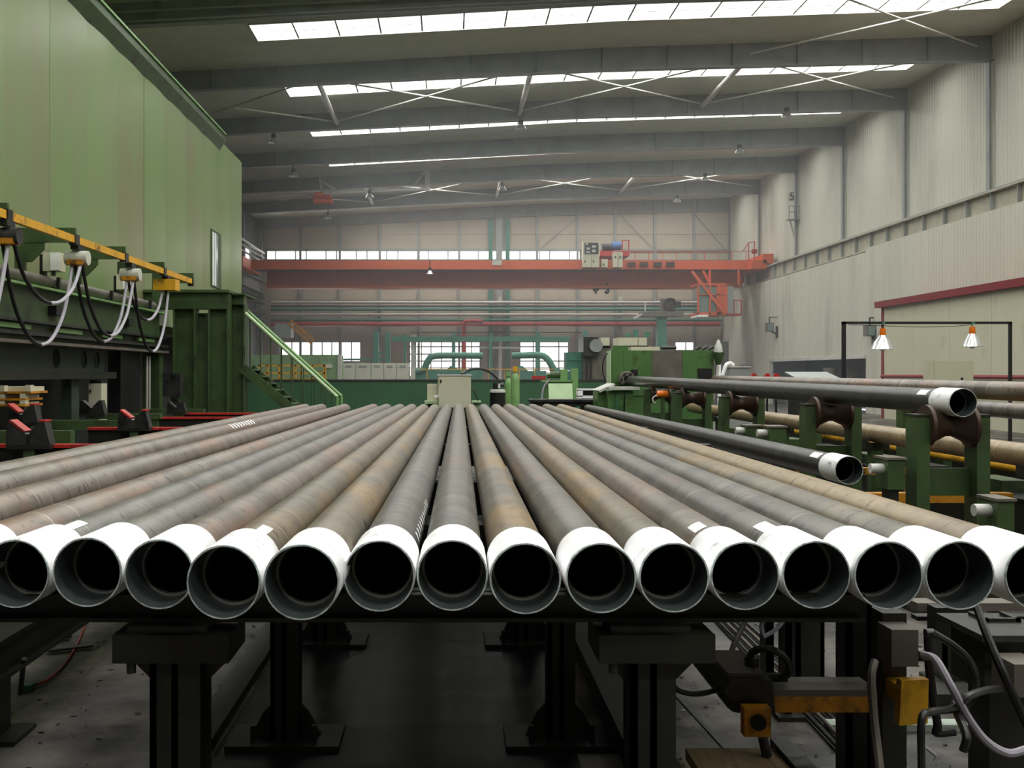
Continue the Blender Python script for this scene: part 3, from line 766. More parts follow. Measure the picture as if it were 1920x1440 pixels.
# saddles
def saddle(px, base, Y, s, label, red=True):
    o = P(px, base, Y); t = thing('pipe_saddle', label, 'saddle', o, 'V-shaped pipe saddles')
    for sg, nm in ((-1, 'left_cheek'), (1, 'right_cheek')):
        w_ = .19 * s; h_ = .2 * s
        if sg < 0: poly = [(o.x - w_, o.z), (o.x - .015, o.z), (o.x - .015, o.z + h_ * .45), (o.x - w_ * .75, o.z + h_), (o.x - w_ * .95, o.z + h_ * .9)]
        else: poly = [(o.x + .015, o.z), (o.x + w_, o.z), (o.x + w_ * .75, o.z + h_), (o.x + w_ * .55, o.z + h_), (o.x + .015, o.z + h_ * .55)]
        ck = part(nm, MB().prism(poly, 'y', Y, Y + .14), m_dkmetal, t)
    if red:
        part('red_cap', MB().bar((o.x - w_ * .82, Y + .07, o.z + h_ * .98 + .012), (o.x - .03, Y + .07, o.z + h_ * .5 + .012), .15, .02), m_red, t)
        part('red_cap', MB().bar((o.x + w_ * .5, Y + .07, o.z + h_ + .006), (o.x + w_ * .8, Y + .07, o.z + h_ + .004), .15, .015), m_red, t)
    part('base_bar', MB().box(o.x - w_, o.x + w_, Y, Y + .14, o.z - .04, o.z), m_rackdk, t)
    part('post', MB().box(o.x - .05, o.x + .05, Y + .02, Y + .12, 0, o.z - .04), m_green, t)
saddle(52, 834, 9.15, 1.05, 'red-tipped dark pipe saddle nearest the left edge')
saddle(40, 792, 11.0, .95, 'red-tipped dark pipe saddle behind the nearest one')
saddle(250, 802, 12.0, 1.0, 'red-tipped dark pipe saddle above the second red rail')
saddle(172, 776, 14.3, .95, 'bare dark pipe saddle in front of the cream box', False)
saddle(330, 772, 16.4, .8, 'small dark saddle beside the green columns', False)
for k, (p0_, p1_, q0, q1, Y, lab) in enumerate(((60, 235, 788, 806, 12.6, 'dark green skid beam carrying saddles, nearest'), (160, 300, 776, 786, 14.6, 'dark green skid beam carrying saddles, middle'), (260, 382, 767, 776, 17.0, 'dark green skid beam by the columns, farthest'), (-40, 132, 808, 835, 9.6, 'green skid block at the left frame edge'))):
    t = thing('skid_beam', lab, 'beam', P((p0_ + p1_) / 2, q1, Y), 'green skid beams at left')
    part('beam', MB().fb(p0_, p1_, q0, q1, Y, .12), m_green, t)
    for p in (p0_ + 12, p1_ - 12): part('leg', MB().box(X(p, Y) - .05, X(p, Y) + .05, Y + .02, Y + .1, 0, Z(q1, Y)), m_green, t)


# ------------------------------------------------------------------ overhead crane far away
YC = 54.0
cr = thing('overhead_crane', 'large orange overhead travelling crane spanning the far hall', 'crane', P(940, 540, YC))
part('front_girder', MB().fb(500, 1392, 505, 538, YC + 1.5, .7), m_orange, cr)
part('bottom_flange', MB().fb(500, 1310, 535, 540, YC + 1.25, 1.1), m_orange, cr)
part('rear_girder', MB().fb(500, 1395, 492, 530, YC + 3.4, .7), m_orange, cr)
part('walkway_fascia', MB().fb(470, 1412, 488, 505, YC, .08), m_orange, cr)
part('walkway_deck', MB().box(X(470, YC), X(1412, YC), YC + .08, YC + 1.5, Z(504, YC), Z(502, YC)), m_brownmetal, cr)
part('bounce_cover', MB().fb(500, 1392, 504, 505, YC + 1.5, .7).fb(500, 1395, 491, 492, YC + 3.4, .7).fb(470, 1412, 487.5, 488, YC, .08), m_brownmetal, cr)  # dusty-grey covers added to keep orange bounce light off the roof
part('end_truck', MB().box(16.0, 16.8, YC - .6, YC + 4.2, Z(506, YC), Z(490, YC)).box(16.6, 17.15, YC - .6, YC + 4.2, 7.4, 7.9), m_orange, cr)
part('end_truck', MB().box(XL + .15, XL + .9, YC - .6, YC + 4.2, 7.26, 7.8), m_orange, cr)
for y in (YC - .2, YC + 3.6): part('crane_wheel', MB().cyl((16.9, y, 7.5), (17.12, y, 7.5), .14, 12), m_dkmetal, cr)
part('buffer', MB().fb(1411, 1420, 467, 475, YC, .2), m_red, cr)
for p in range(1190, 1400, 26): part('handrail_post', MB().fb(p, p + 1.2, 471, 488, YC + .05, .03), m_orange, cr)
part('handrail', MB().fb(1180, 1392, 471, 472.3, YC + .05, .03), m_orange, cr)
part('handrail', MB().bar(P(1392, 472, YC + .05), P(1404, 455, YC + .05), .04).bar(P(1404, 455, YC + .05), P(1415, 453, YC + .05), .04).fb(1403, 1404.5, 455, 488, YC, .04).fb(1414, 1415.5, 453, 488, YC, .04).fb(1392, 1415, 470, 471, YC, .04), m_red, cr)
for p in (1177, 1200, 1226, 1250): part('resistor_box', MB().fb(p, p + 15, 491, 500, YC - .12, .12), m_rust, cr)
part('name_plate', MB().fb(923, 941, 488, 497, YC - .03, .03), m_grey, cr)
# cab
cabp = part('cab_frame', MB().fb(1308, 1311, 533, 590, YC - 1.6, .1).fb(1330, 1333, 535, 590, YC - 1.6, .1).fb(1308, 1362, 531, 535, YC - 1.6, 1.6).fb(1308, 1362, 551, 553, YC - 1.6, .08).fb(1308, 1362, 586, 591, YC - 1.6, 1.6).fb(1344, 1352, 535, 590, YC - 1.6, .1), m_orange, cr)
part('cab_side', MB().fb(1350, 1364, 535, 588, YC - 1.55, 1.5), m_orange, cabp)
for (a, b, c, d) in ((1311, 1330, 553, 586), (1311, 1330, 536, 551), (1333, 1345, 538, 558), (1333, 1345, 562, 584)):
    part('cab_pane', MB().fb(a, b, c, d, YC - 1.5, .04), m_glass, cabp)
part('cab_door', MB().fb(1364, 1376, 537, 588, YC - 1.5, .1), m_steel, cabp)
part('cab_floor', MB().fb(1309, 1328, 590, 594, YC - 1.7, 1.6), m_white, cabp)
part('cab_landing', MB().fb(1364, 1391, 588, 591, YC - 1.6, 1.0).fb(1389, 1391, 562, 590, YC - 1.6, .05).fb(1376, 1391, 562, 563.5, YC - 1.6, .05).fb(1376, 1377.3, 562, 590, YC - 1.6, .05), m_red, cabp)
part('cab_brace', MB().bar(P(1297, 508, YC - 1.4), P(1359, 588, YC - 1.7), .18, .14), m_orange, cr)
part('cab_brace', MB().bar(P(1318, 508, YC), P(1332, 534, YC), .12), m_orange, cr)
for p in (1330, 1384): part('cab_hanger', MB().fb(p, p + 3, 506, 534, YC - .9, .1), m_orange, cr)
# trolley and cabinets on the crane
part('trolley_frame', MB().fb(1125, 1180, 470, 480, YC + .6, 2.4), m_red, cr)
part('winch_drum', MB().cyl(P(1128, 464, YC + 1), P(1150, 464, YC + 1), .22, 14), m_dkmetal, cr, True)
part('winch_motor', MB().cyl(P(1147, 461, YC + .9), P(1164, 461, YC + .9), .24, 14), m_blue, cr, True)
part('trolley_rail', MB().fb(1166, 1168, 450, 470, YC + .6, .04).fb(1178, 1180, 450, 470, YC + .6, .04).fb(1166, 1180, 450, 451.5, YC + .6, .04), m_red, cr)
for k, (a, b, c, d) in enumerate(((1093, 1109, 480, 501), (1109, 1124, 480, 501), (1128, 1140, 486, 501), (1150, 1159, 472, 501), (1159, 1168, 472, 501))):
    q = part('cabinet_door', MB().fb(a + .4, b - .4, c, d, YC - .5, .5), m_cream, cr)
    part('handle', MB().fb(a + 3, a + 5, c + 8, c + 12, YC - .53, .03), m_black, q)
part('panel_box', MB().fb(1093, 1124, 453, 480, YC - .5, .5), m_cream, cr)
part('instrument_panel', MB().fb(1096, 1122, 455, 476, YC - .53, .03), m_dkmetal, cr)
for (a, b, c, d) in ((1098, 1103, 456, 459), (1110, 1118, 460, 464), (1100, 1106, 464, 468), (1110, 1117, 468, 473), (1099, 1106, 471, 474)):
    part('gauge', MB().fb(a, b, c, d, YC - .55, .02), m_grey, cr)
part('crane_hook', MB().cyl(P(1117, 540, YC + 1.5), P(1117, 546, YC + 1.5), .16, 10).cyl(P(1117, 546, YC + 1.5), P(1117, 551, YC + 1.5), .06, 8), m_dkmetal, cr, True)
part('crane_hook', MB().tube([P(1138, 532, YC + 1.4), P(1138, 540, YC + 1.4), P(1141, 545, YC + 1.4), P(1138, 549, YC + 1.4), P(1134, 546, YC + 1.4)], .07, 8), m_dkmetal, cr, True)

# high bay lamps under the beams
lam = [(513, 262, 38.3), (977, 236, 38.3), (1475, 213, 38.3), (551, 325, 44.3), (1387, 280, 44.3), (942, 350, 50.3), (1322, 332, 50.3), (693, 364, 50.3), (615, 404, 56.3), (1270, 372, 56.3), (806, 508, 53.6)]
ll = ['left of centre on the second beam', 'at the centre of the second beam', 'near the right end of the second beam', 'at the left end of the third beam', 'near the right end of the third beam',
      'at the centre of the fourth beam', 'near the right end of the fourth beam', 'left of centre on the fourth beam', 'left of centre on the last beam', 'near the right end of the last beam', 'in front of the orange crane']
def lamp(pos, top, label, r=.21):
    t = thing('high_bay_lamp', label, 'lamp', pos, 'high bay lamps')
    part('hanger', MB().cyl((pos.x, pos.y, pos.z + .3), (pos.x, pos.y, top), .03, 6), m_dkmetal, t)
    part('gear_box', MB().cyl((pos.x, pos.y, pos.z + .18), (pos.x, pos.y, pos.z + .34), .09, 10), m_dkmetal, t)
    part('shade', MB().lathe([(.07, .2), (.11, .14), (r, 0), (r - .01, 0), (.1, .13), (.001, .15)], pos, (0, 0, 1), 14), m_alu, t, True)
    return t
for (px, py, Y), l_ in zip(lam, ll):
    p = P(px, py + 6, Y); lamp(p, (botz(p.x) if Y != 53.6 else Z(488, Y)), 'small bell-shaped lamp hanging ' + l_)
# small orange hoist under the roof
ph = P(604, 372, 50.0)
ho = thing('orange_hoist', 'small orange hoist hanging under the roof at left', 'hoist', ph)
part('hoist_body', MB().fb(586, 620, 365, 372, 50.0, .4), m_red, ho)
part('hoist_drum', MB().cyl(P(588, 377, 50.2), P(624, 377, 50.2), .14, 12), m_orange, ho, True)
part('hoist_motor', MB().cyl(P(590, 365, 50.1), P(606, 365, 50.1), .13, 12), m_orange, ho, True)
part('hanger_frame', MB().bar(P(604, 365, 50.2), P(598, 320, 50.2), .2, .1).bar(P(604, 340, 50.2), P(632, 358, 50.2), .08), m_steel_l, ho)
# hanging runway under the roof
hr_ = thing('hoist_runway', 'thin grey hoist runway beam hung from roof posts', 'beam', P(700, 360, 50.4))
part('runway_beam', MB().bar(P(500, 366, 50.4), P(806, 354, 50.4), .12, .1), m_steel_l, hr_)
part('hanger_post', MB().fb(797, 806, 310, 358, 50.3, .12), m_steel_l, hr_)
part('hanger_brace', MB().bar(P(798, 320, 50.4), P(777, 348, 50.4), .09), m_steel_l, hr_)

# service pipes along the end wall
for k, (q, r, m_) in enumerate(((567, .09, m_steel_l), (574, .06, m_dkmetal), (580, .1, m_teal), (590, .09, m_steel_l), (600, .08, m_teal), (608, .13, m_red))):
    single('wall_service_pipe', MB().cyl(P(508, q, YF - .9), P(1352 if k < 5 else 1350, q, YF - .9), r, 10), m_, ['pale topmost', 'thin dark', 'teal middle', 'pale lower', 'teal lower', 'red lowest'][k] + ' service pipe along the end wall under the crane', 'pipe', 'service pipes on end wall', smooth=True)
for k, p in enumerate((711, 938, 1163)):
    single('pipe_support_post', MB().fb(p - 3, p + 3, 556, 760, YF - .6, .2), m_steel_l if k else m_steel, 'grey post carrying the end wall pipes, %s from the left' % ORD[k], 'post', 'pipe support posts')
single('red_riser_pipe', MB().tube([P(905, 603, 60), P(876, 603, 60), P(871, 606, 60), P(870, 615, 60), P(870, 690, 60), Vector((X(870, 60), 60, 0.02))], .14, 10), m_red, 'red pipe bending down in front of the low windows', 'pipe', smooth=True)

# teal frame and ducts in front of the low windows
YT = 48.0
tg = thing('teal_gantry', 'teal steel frame with posts in front of the low windows', 'frame', P(900, 760, YT))
part('top_rail', MB().fb(735, 1068, 631, 640, YT, .2), m_teal, tg)
part('top_wire', MB().fb(770, 1090, 622, 624, YT, .05), m_dkmetal, tg)
for p, w_, q in ((700, 10, 623), (722, 10, 623), (757, 5, 626), (848, 6, 624), (918, 5, 626), (1004, 8, 622), (1093, 9, 620)):
    part('frame_post', MB().box(X(p, YT), X(p + w_, YT), YT - .1, YT + .15, 0, Z(q, YT)), m_teal, tg)
part('cross_rail', MB().fb(700, 732, 660, 664, YT, .1).fb(640, 720, 672, 676, YT, .1), m_teal, tg)
part('pale_post', MB().box(X(770, YT), X(780, YT), YT + .3, YT + .5, 0, Z(628, YT)), m_steel_l, tg)
part('pale_rail', MB().fb(900, 975, 650, 654, YT + .3, .1), m_steel_l, tg)
def duct(pts, label, r=.16):
    single('teal_duct', MB().tube(pts, r, 10), m_teal, label, 'duct', 'teal ducts', smooth=True)
YD = 46.0
duct([P(780, 697, YD), P(795, 692, YD), P(803, 676, YD), P(820, 667, YD), P(905, 667, YD)], 'teal duct curving up at left before the window')
duct([P(960, 667, YD), P(1010, 666, YD), P(1025, 672, YD), P(1034, 685, YD), P(1042, 700, YD)], 'teal duct curving down at right before the window')
single('teal_base_duct', MB().prism([(X(775, YD), 0), (X(775, YD), Z(693, YD)), (X(838, YD), Z(693, YD)), (X(844, YD), Z(686, YD)), (X(850, YD), Z(686, YD)), (X(860, YD), Z(693, YD)), (X(905, YD), Z(693, YD)), (X(905, YD), 0)], 'y', YD, YD + .5), m_teal, 'low teal housing with raised hump under the left duct', 'housing')
single('teal_base_duct', MB().prism([(X(970, YD), 0), (X(970, YD), Z(686, YD)), (X(980, YD), Z(686, YD)), (X(990, YD), Z(695, YD)), (X(1030, YD), Z(695, YD)), (X(1042, YD), Z(689, YD)), (X(1060, YD), Z(695, YD)), (X(1060, YD), 0)], 'y', YD, YD + .5), m_teal, 'low teal housing with two humps under the right duct', 'housing')
yr = thing('yellow_railing', 'thin yellow railing in front of the teal housings', 'railing', P(920, 760, 44))
part('top_bar', MB().fb(785, 1040, 691.5, 693.2, 44, .05), m_yellow, yr)
for p in (800, 865, 915, 945, 973, 1002, 1030): part('rail_post', MB().box(X(p, 44), X(p + 1.6, 44), 44, 44.05, 0, Z(692, 44)), m_yellow, yr)

# green guard wall and things on or behind it
YW = 30.0
gw = thing('guard_wall', 'low dark green guard wall across the hall behind the pipes', 'guard wall', P(760, 800, YW))
xsn = [440, 550, 705, 860, 1010, 1136]
for a, b in zip(xsn, xsn[1:]): part('wall_panel', MB().box(X(a, YW) + .002, X(b, YW) - .002, YW, YW + .05, 0, Z(715, YW)), m_lowgreen, gw)
part('top_cap', MB().fb(440, 1136, 711.5, 715, YW - .03, .15), m_rackdk, gw)
gh = thing('green_machine_house', 'large grey-green machine housing behind the yellow fence', 'machine', P(570, 760, 36))
part('housing', MB().box(X(470, 36), X(633, 36), 36, 38, 0, Z(665, 36)), mat('grey_green_paint', (120, 150, 112), .5), gh)
part('corner_post', MB().box(X(633, 36), X(640, 36), 35.95, 36.1, 0, Z(664, 36)), m_steel_l, gh)
part('name_plate', MB().fb(610, 623, 683, 690, 35.97, .03), m_grey, gh)
yf = thing('yellow_fence', 'yellow tubular safety fence behind the stair', 'fence', P(560, 760, 33))
for p in (484, 500, 522, 527, 547, 553, 563, 585, 606, 608): part('fence_post', MB().box(X(p, 33), X(p + 3, 33), 33, 33.06, 0, Z(684, 33)), m_yellow, yf)
for q in (684, 698, 710): part('fence_rail', MB().fb(484, 610, q, q + 3, 33, .05), m_yellow, yf)
yst = thing('yellow_stair', 'dim yellow stair flight high at far left', 'stair', P(545, 640, 52))
part('stair_side', MB().bar(P(540, 606, 52), P(585, 645, 52), .06, .12), m_yellowdk, yst)
part('stair_side', MB().bar(P(545, 600, 52.8), P(590, 640, 52.8), .06, .12), m_yellowdk, yst)
part('landing', MB().fb(515, 545, 606, 632, 52, 1.0), m_steel, yst)
part('landing_post', MB().box(X(520, 52), X(524, 52), 52.2, 52.4, 0, Z(632, 52)), m_steel, yst)
part('landing_post', MB().box(X(580, 52), X(584, 52), 52.2, 52.4, 0, Z(640, 52)), m_steel, yst)
# cabinets
YK = 40.0
for k, (a, b) in enumerate(((642, 666), (666.5, 695), (695.5, 719), (719.5, 743), (743.5, 768))):
    t = thing('electrical_cabinet', 'pale grey electrical cabinet above the guard wall, %s from the left' % ORD[k], 'cabinet', P((a + b) / 2, 760, YK), 'row of grey electrical cabinets')
    part('body', MB().box(X(a, YK), X(b, YK), YK, YK + .5, 0, Z(681, YK)), m_grey, t)
    part('door', MB().fb(a + 1, b - 1, 682.5, 730, YK - .02, .02), m_grey, t)
    part('vent', MB().fb(a + 6, b - 7, 685, 689, YK - .035, .015), m_steel, t)
single('cabinet_column', MB().box(X(770, YK), X(778, YK), YK - .1, YK + .3, 0, Z(690, YK)), m_grey, 'slim grey cabinet post right of the cabinet row', 'cabinet')

# control cabinet just behind the pipes
YQ = 17.2
cq = thing('control_cabinet', 'square cream control cabinet standing right behind the pipe row', 'cabinet', P(851, 790, YQ))
part('body', MB().fb(821, 883, 704, 765, YQ, .3), m_cream, cq)
part('door', MB().fb(823, 881, 706, 764, YQ - .02, .02), m_cream, cq)
part('top_cover', MB().fb(820, 884, 702.5, 704, YQ - .03, .36), m_white, cq)
part('door_lock', MB().fb(825, 828, 712, 717, YQ - .04, .02), m_black, cq)
part('stand', MB().box(X(830, YQ), X(875, YQ), YQ + .05, YQ + .25, 0, Z(765, YQ)), m_green, cq)
sq = thing('side_box', 'small cream junction box left of the control cabinet', 'box', P(810, 790, YQ + .1))
part('body', MB().fb(801, 820, 720, 752, YQ + .1, .2), m_cream, sq)
part('base', MB().fb(796, 820, 752, 757, YQ, .3), m_palegreen, sq)
part('stand', MB().box(X(802, YQ), X(818, YQ), YQ + .1, YQ + .25, 0, Z(757, YQ)), m_green, sq)
part('cable_plug', MB().fb(814, 821, 741, 745, YQ - .1, .08), m_white, sq)
single('cabinet_foot_plate', MB().fb(885, 902, 752, 755, YQ, .3).box(X(888, YQ), X(899, YQ), YQ + .1, YQ + .2, 0, Z(755, YQ)), m_palegreen, 'pale green mounting plate right of the control cabinet', 'plate')
single('cabinet_cable', MB().tube([P(884, 730, YQ + .1), P(890, 736, YQ + .1), P(894, 745, YQ + .1), P(896, 752, YQ + .1)], .012, 6), m_blackrub, 'short black cable right of the control cabinet', 'cable', smooth=True)
single('arched_hose', MB().tube([P(866, 702, 17.6), P(876, 695, 18), P(893, 691, 19), P(910, 694, 20), P(925, 703, 21), P(937, 716, 22)], .025, 8), m_blackrub, 'black hose arching from cabinet to the black drum', 'hose', smooth=True)
yd = 22.0
dr = thing('black_drum', 'black pump drum with grey lid beside the gas cylinders', 'pump', P(933, 800, yd))
part('drum', MB().cyl((X(933, yd), yd, 0), (X(933, yd), yd, Z(736, yd)), .17, 20), m_black, dr, True)
part('lid', MB().lathe([(.175, 0), (.175, .03), (.15, .07), (.001, .07)], (X(933, yd), yd, Z(736, yd)), (0, 0, 1), 20), m_steel_l, dr, True)
part('pump_head', MB().cyl((X(931, yd), yd, Z(730, yd)), (X(931, yd), yd, Z(718, yd)), .08, 12).cyl(P(935, 722, yd - .05), P(944, 722, yd - .05), .05, 10), m_dkmetal, dr, True)
part('valve', MB().fb(934, 938, 719, 728, yd - .15, .05), m_white, dr)
for k, (px, r, top, lab) in enumerate(((966, .105, 699, 'green gas cylinder with yellow cap behind the pipe ends'), (953, .09, 708, 'darker green gas cylinder behind the capped one'))):
    y_ = 24.0 + .5 * k; c = Vector((X(px, y_), y_, 0)); zt = Z(top, y_)
    t = thing('gas_cylinder', lab, 'gas cylinder', c, 'gas cylinders')
    part('body', MB().lathe([(.001, 0), (r, 0), (r, zt - .16), (r * .8, zt - .06), (r * .35, zt), (.001, zt)], c, (0, 0, 1), 18), m_midgreen, t, True)
    part('valve_cap', MB().cyl((c.x, c.y, zt - .01), (c.x, c.y, zt + .03), .03, 10).box(c.x - .055, c.x + .055, c.y - .05, c.y + .05, zt + .03, zt + .15), m_yellow if k == 0 else m_midgreen, t)
# small pale-green machine
ym = 20.0
pm = thing('pale_green_machine', 'small pale green machine with white sloped panel at centre right', 'machine', P(1050, 790, ym))
part('sloped_panel', MB().prism([(ym - .12, Z(748, ym)), (ym - .1, Z(748, ym)), (ym + .02, Z(719, ym)), (ym, Z(719, ym))], 'x', X(1028, ym), X(1073, ym)), m_palegreen, pm)
part('body', MB().fb(1024, 1073, 716, 750, ym + .05, .3), m_midgreen, pm)
part('table_top', MB().fb(1017, 1074, 713, 716, ym, .4), m_midgreen, pm)
part('column', MB().fb(1072, 1084, 691, 752, ym, .2), m_midgreen, pm)
part('column', MB().fb(1051, 1064, 692, 713, ym + .1, .2), m_midgreen, pm)
part('motor', MB().cyl(P(1026, 703, ym + .2), P(1050, 703, ym + .2), .07, 12), m_green, pm, True)
part('motor_cap', MB().cyl(P(1024, 699, ym + .15), P(1031, 699, ym + .15), .04, 10), m_white, pm, True)
part('knob', MB().cyl(P(1066, 696, ym + .1), P(1066, 694, ym + .1), .025, 8), m_white, pm)
part('side_hose', MB().tube([P(1030, 712, ym), P(1020, 725, ym), P(1017, 738, ym), P(1016, 748, ym)], .02, 6), m_greycable, pm, True)
part('plinth', MB().box(X(1026, ym), X(1080, ym), ym + .1, ym + .4, 0, Z(750, ym)), m_dkmetal, pm)
db = thing('dark_bench', 'low dark oily bench below the pale green machine', 'bench', P(1060, 800, 18.6))
part('top', MB().fb(994, 1136, 749, 754, 18.6, .5), m_dkmetal, db)
part('front', MB().fb(996, 1134, 754, 762, 18.65, .4), m_rackdk, db)
for p in (1004, 1122): part('leg', MB().box(X(p, 18.6), X(p + 6, 18.6), 18.7, 18.8, 0, Z(762, 18.6)), m_rackdk, db)
wbx = thing('white_bin', 'white-edged open bin beside the pale green machine', 'bin', P(1100, 760, 19.2))
part('rim', MB().fb(1084, 1118, 729, 732, 19.2, .3).fb(1084, 1118, 742, 747, 19.2, .3), m_white, wbx)
part('side', MB().fb(1084, 1093, 731, 744, 19.2, .3), m_white, wbx)
part('inside', MB().fb(1092, 1118, 732, 742, 19.35, .1), m_black, wbx)
part('stand', MB().box(X(1090, 19.2), X(1112, 19.2), 19.2, 19.4, 0, Z(747, 19.2)), m_rackdk, wbx)
single('red_bundle', MB().fb(997, 1023, 705, 711.5, YW - .02, .15), m_red, 'small red bundle lying on top of the guard wall', 'bundle')
# dark press and boxes
yp = 31.0
pr = thing('dark_press', 'dark grey-brown press machine behind the bright green machine', 'machine', P(1118, 780, yp))
part('body', MB().box(X(1094, yp), X(1141, yp), yp, yp + 1, 0, Z(640, yp)), m_brownmetal, pr)
part('head', MB().fb(1094, 1122, 632, 668, yp - .2, 1.2), m_dkmetal, pr)
part('flywheel', MB().cyl(P(1118, 648, yp - .35), P(1118, 648, yp - .2), .2, 16), m_steel, pr, True)
part('guide_rib', MB().fb(1099, 1102, 668, 720, yp - .08, .08).fb(1107, 1110, 668, 720, yp - .08, .08), m_dkmetal, pr)
for k, (a, b) in enumerate(((1126, 1143), (1159, 1196), (1197, 1213))): part('top_box', MB().fb(a, b, 633, 648, yp - .1, 1.0), m_cream, pr)
part('support_arm', MB().fb(1122, 1215, 648, 653, yp, 1.0), m_dkmetal, pr)
part('support_post', MB().box(X(1206, yp), X(1213, yp), yp + .3, yp + .6, 0, Z(653, yp)), m_teal, pr)
part('fitting', MB().cyl(P(1178, 632, yp + .2), P(1178, 625, yp + .2), .08, 8).cyl(P(1213, 632, yp + .2), P(1213, 622, yp + .2), .08, 8).cyl(P(1192, 632, yp + .2), P(1192, 619, yp + .2), .08, 8), m_teal, pr)
single('teal_cabinet', MB().box(X(1064, yp), X(1094, yp), yp + .3, yp + 1, 0, Z(660, yp)).fb(1066, 1092, 675, 676, yp + .28, .02), m_teal, 'teal steel cabinet left of the dark press', 'cabinet')
# jib column with fan
yj = 50.0
jb = thing('jib_column', 'teal jib column with platform in front of the end wall', 'column', P(1242, 760, yj))
part('column', MB().box(X(1233, yj), X(1250, yj), yj, yj + .45, 0, Z(592, yj)), m_teal, jb)
part('platform', MB().fb(1205, 1282, 584, 593, yj - .2, 1.0), m_brownmetal, jb)
part('rail_post', MB().fb(1209, 1211, 567, 586, yj, .06), m_steel_l, jb)
part('arm', MB().bar(P(1188, 597, yj), P(1208, 586, yj), .1), m_steel_l, jb)
fn = thing('industrial_fan', 'round rusty fan in a square box on the jib platform', 'fan', P(1257, 584, yj))
part('fan_box', MB().fb(1241, 1266, 560, 584, yj + .2, .4), m_brownmetal, fn)
part('fan_ring', MB().lathe([(.27, 0), (.31, 0), (.31, .2), (.27, .2), (.27, 0)], P(1257, 570, yj), (0, 1, 0), 20), m_rust, fn, True)
for k in range(3):
    a = k * 2.094 + .5
    part('fan_blade', MB().bar(P(1257, 570, yj + .08), P(1257, 570, yj + .08) + Vector((math.cos(a) * .26, 0, math.sin(a) * .26)), .02, .1, (0, 1, 0)), m_dkmetal, fn)
part('fan_motor', MB().fb(1268, 1277, 565, 577, yj + .2, .3), m_dkmetal, fn)

# ------------------------------------------------------------------ bright green threading machine
YM = 18.9
gm = thing('threading_machine', 'big bright green pipe threading machine with grey centre panel', 'machine', P(1240, 800, YM))
part('body', MB().box(X(1146, YM), X(1338, YM), YM + .02, YM + .45, .5, Z(657, YM)), m_green2, gm)
for a, b, m_ in ((1147, 1169, m_green2), (1169.5, 1187, m_green2), (1187.5, 1222, m_green2), (1222.5, 1279, m_brownmetal), (1279.5, 1338, m_green2)):
    part('front_panel', MB().fb(a, b, 657, 742, YM, .03), m_, gm)
part('side_panel', MB().box(X(1146, YM) - .02, X(1146, YM), YM, YM + .44, Z(735, YM), Z(658, YM)), m_palegreen, gm)
part('spindle_recess', MB().fb(1183, 1196, 693, 704, YM - .01, .02), m_black, gm)
part('spindle_recess', MB().fb(1308, 1335, 691, 712, YM - .01, .02), m_black, gm)
part('top_box', MB().fb(1150, 1178, 648, 657, YM + .05, .3), m_green2, gm)
part('top_box', MB().fb(1183, 1237, 650, 657, YM + .05, .3), m_cream, gm)
part('top_duct', MB().cyl(P(1239, 652, YM + .3), P(1268, 652, YM + .3), .035, 8), m_black, gm, True)
for k in range(3): part('top_fitting', MB().cyl(P(1305 + k * 12, 655, YM + .3), P(1314 + k * 12, 650, YM + .3), .03, 8), m_dkmetal, gm)
chx = P(1176, 711, YM - .25)
part('chuck', MB().lathe([(.06, -.02), (.13, -.02), (.15, .04), (.15, .1), (.13, .12), (.13, .26)], chx, (0, 1, 0), 24), m_brownmetal, gm, True)
for k in range(6):
    a = k * 1.047; part('chuck_jaw', MB().box(chx.x + math.cos(a) * .11 - .02, chx.x + math.cos(a) * .11 + .02, chx.y - .06, chx.y - .02, chx.z + math.sin(a) * .11 - .02, chx.z + math.sin(a) * .11 + .02), m_dkmetal, gm)
part('hopper', MB().lathe([(.001, -.12), (.04, -.12), (.115, .09), (.115, .11), (.001, .11)], P(1347, 672, YM - .1), (0, 0, 1), 12), m_green, gm, True)
part('warning_bulb', MB().lathe([(.001, .24), (.03, .2), (.07, .1), (.08, 0), (.001, 0)], P(1347, 660, YM - .1), (0, 0, 1), 12), m_steel_l, gm, True)
part('side_pipe', MB().cyl(P(1346, 686, YM - .1), P(1344, 712, YM - .1), .025, 8), m_steel_l, gm, True)
part('loop_cable', MB().tube([P(1139, 662, YM - .05), P(1132, 675, YM - .05), P(1130, 695, YM - .05), P(1136, 718, YM - .05)], .012, 6), m_blackrub, gm, True)
part('base', MB().box(X(1146, YM), X(1338, YM), YM + .1, YM + .45, 0, .5), m_rackdk, gm)
# infeed table
it = thing('infeed_table', 'green infeed table in front of the chuck', 'table', P(1180, 830, 17.6))
part('wing_plate', MB().prism([(X(1120, 17.6), Z(732, 17.6)), (X(1150, 17.6), Z(719, 17.6)), (X(1152, 17.6), Z(722, 17.6)), (X(1123, 17.6), Z(736, 17.6))], 'y', 17.5, 18.3), m_steel_l, it)
part('side_plate', MB().box(X(1121, 17.6), X(1140, 17.6), 17.6, 18.2, 0, Z(734, 17.6)), m_green2, it)
part('top_plate', MB().fb(1142, 1200, 726, 731, 17.2, .8), m_steel_l, it)
for p in (1140, 1155, 1172): part('leg', MB().box(X(p, 17.3), X(p + 14, 17.3), 17.3, 17.5, 0, Z(733, 17.3)), m_green2, it)
part('cylinder', MB().cyl(P(1156, 745, 17.1), P(1156, 790, 17.1), .04, 10), m_lowgreen, it, True)
om = thing('orange_motor', 'small orange motor under the conveyor pipe near the chuck', 'motor', (X(1243, 15.4), 15.4, 0))
part('motor_body', MB().cyl(P(1232, 739, 15.4), P(1252, 739, 15.4), .05, 12), m_orange2, om, True)
